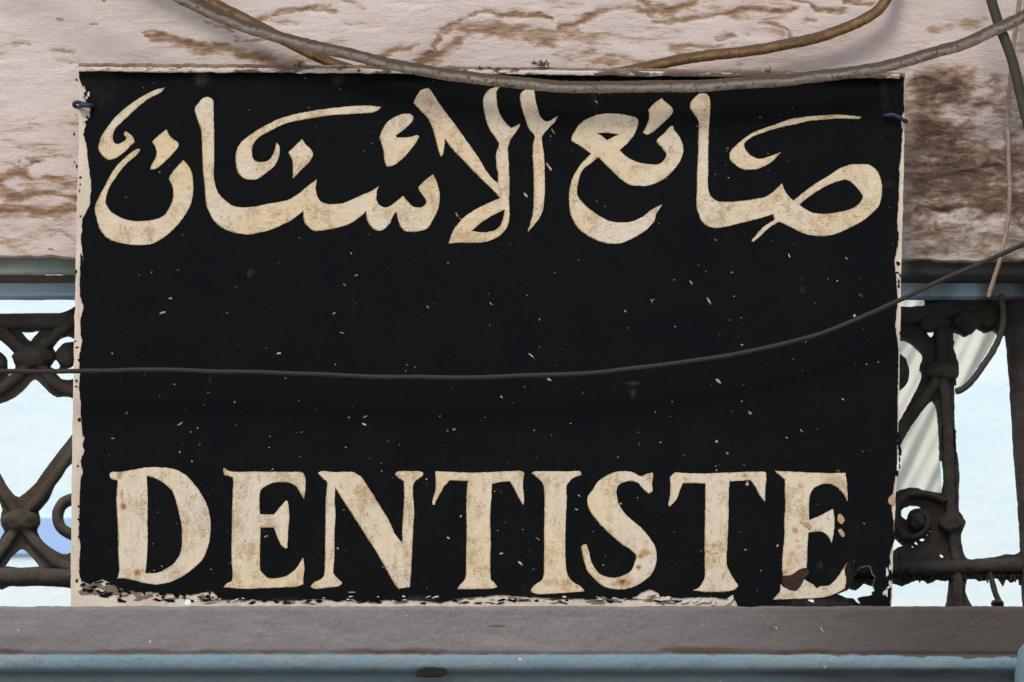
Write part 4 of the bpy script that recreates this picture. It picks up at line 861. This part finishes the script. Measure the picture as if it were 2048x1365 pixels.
# ------------------------------------------------------------------ cables and ties
def cable(name, pts, wpx, mat, label, yd, rough_a=0.10, cat='cable', f=160, group=None):
    yy = yd if callable(yd) else (lambda x: yd)
    W3 = [P(a, b, yy(a)) for a, b in pts]
    r = wpx * S / 2
    rad = (lambda t: r) if not callable(wpx) else None
    o = tube(name, W3, r, mat, seg=14, step=0.0025, rough_a=rough_a, rough_f=f, origin=W3[len(W3) // 2], kink=0.0016)
    return tag(o, label, cat, group)
cable('cable', [(-60, -230), (120, -130), (260, -56), (350, -8), (400, 16), (460, 42), (517, 62), (576, 79), (634, 94), (697, 109), (751, 121), (830, 138), (908, 151), (986, 161), (1103, 172), (1180, 175), (1256, 176), (1412, 171), (1530, 163), (1608, 156), (1725, 142), (1803, 125), (1870, 106), (1928, 88), (1981, 64), (2048, 32), (2160, -30), (2300, -120)], 23.5, CABLE_GREY,
      'thick dusty grey cable sagging across the top edge of the sign', -0.026)
def ydep(x): return 0.028 + 0.0 * x
cable('cable', [(150, -125), (280, -64), (395, -10), (440, 12), (478, 32), (540, 66), (595, 94), (634, 113), (690, 136), (780, 160), (900, 176), (1000, 178), (1120, 168), (1220, 149), (1295, 134), (1373, 119), (1451, 108), (1549, 93), (1627, 77), (1686, 58), (1733, 36), (1764, 12), (1780, -20), (1790, -80), (1795, -200)], 22, CABLE_OCHRE,
      'yellow brown cable looping down behind the sign and up against the plaster', ydep)
cable('wire', [(-400, 738), (-150, 741), (0, 742), (150, 742), (330, 741), (500, 745), (700, 752), (900, 756), (1000, 754), (1150, 748), (1300, 735), (1450, 712), (1600, 680), (1700, 645), (1800, 600), (1900, 553), (1980, 520), (2048, 490), (2200, 420), (2400, 320)], 9.5, WIRE_DARK,
      'thin dark wire running across the middle of the sign', -0.03, 0.05, 'wire')
cable('cable', [(1930, -190), (1960, -80), (1984, 0), (2000, 50), (2010, 78), (2023, 118), (2036, 170), (2052, 232), (2080, 330), (2110, 440)], 21, WIRE_BLACK,
      'straight black cable crossing the upper right corner', -0.02, 0.04)
cable('wire', [(2048, -160), (2040, -40), (2037, 10), (2030, 76), (2020, 168), (2015, 229), (2017, 305), (2019, 381), (2013, 457), (2004, 503), (1997, 532), (1987, 562), (1976, 596)], 9, WIRE_BEIGE,
      'thin beige wire hanging down the plaster beside the right edge of the sign', 0.03, 0.10, 'wire')
cable('wire', [(2000, 590), (2005, 615), (2006, 645), (1999, 675), (1984, 705), (1965, 732), (1948, 757), (1930, 776), (1912, 784)], 13, WIRE_BLACK,
      'dark loop of wire curling down from the top of the railing at the right', 0.10, 0.18, 'wire')
def tie(loc_pts, label, w=6):
    W3 = [P(a, b, y) for a, b, y in loc_pts]
    o = tube('tie_wire', W3, w * S / 2, TIE, seg=10, step=0.0015, origin=W3[0]); tag(o, label, 'wire tie', 'blue wire ties holding the sign')
tie([(186, 214, 0.004), (184, 212, -0.004), (176, 210, -0.006), (165, 207, -0.006), (155, 205, -0.002), (148, 208, 0.006), (150, 213, 0.014), (157, 215, 0.004), (163, 211, -0.007), (172, 212, -0.009), (182, 213, -0.006)], 'blue wire tie looped round the left edge of the sign', 8)
tie([(1768, 232, 0.004), (1772, 232, -0.004), (1782, 230, -0.006), (1794, 233, -0.006), (1806, 240, -0.004), (1812, 243, 0.006), (1811, 244, 0.02)], 'blue wire tie through the right edge of the sign', 8)
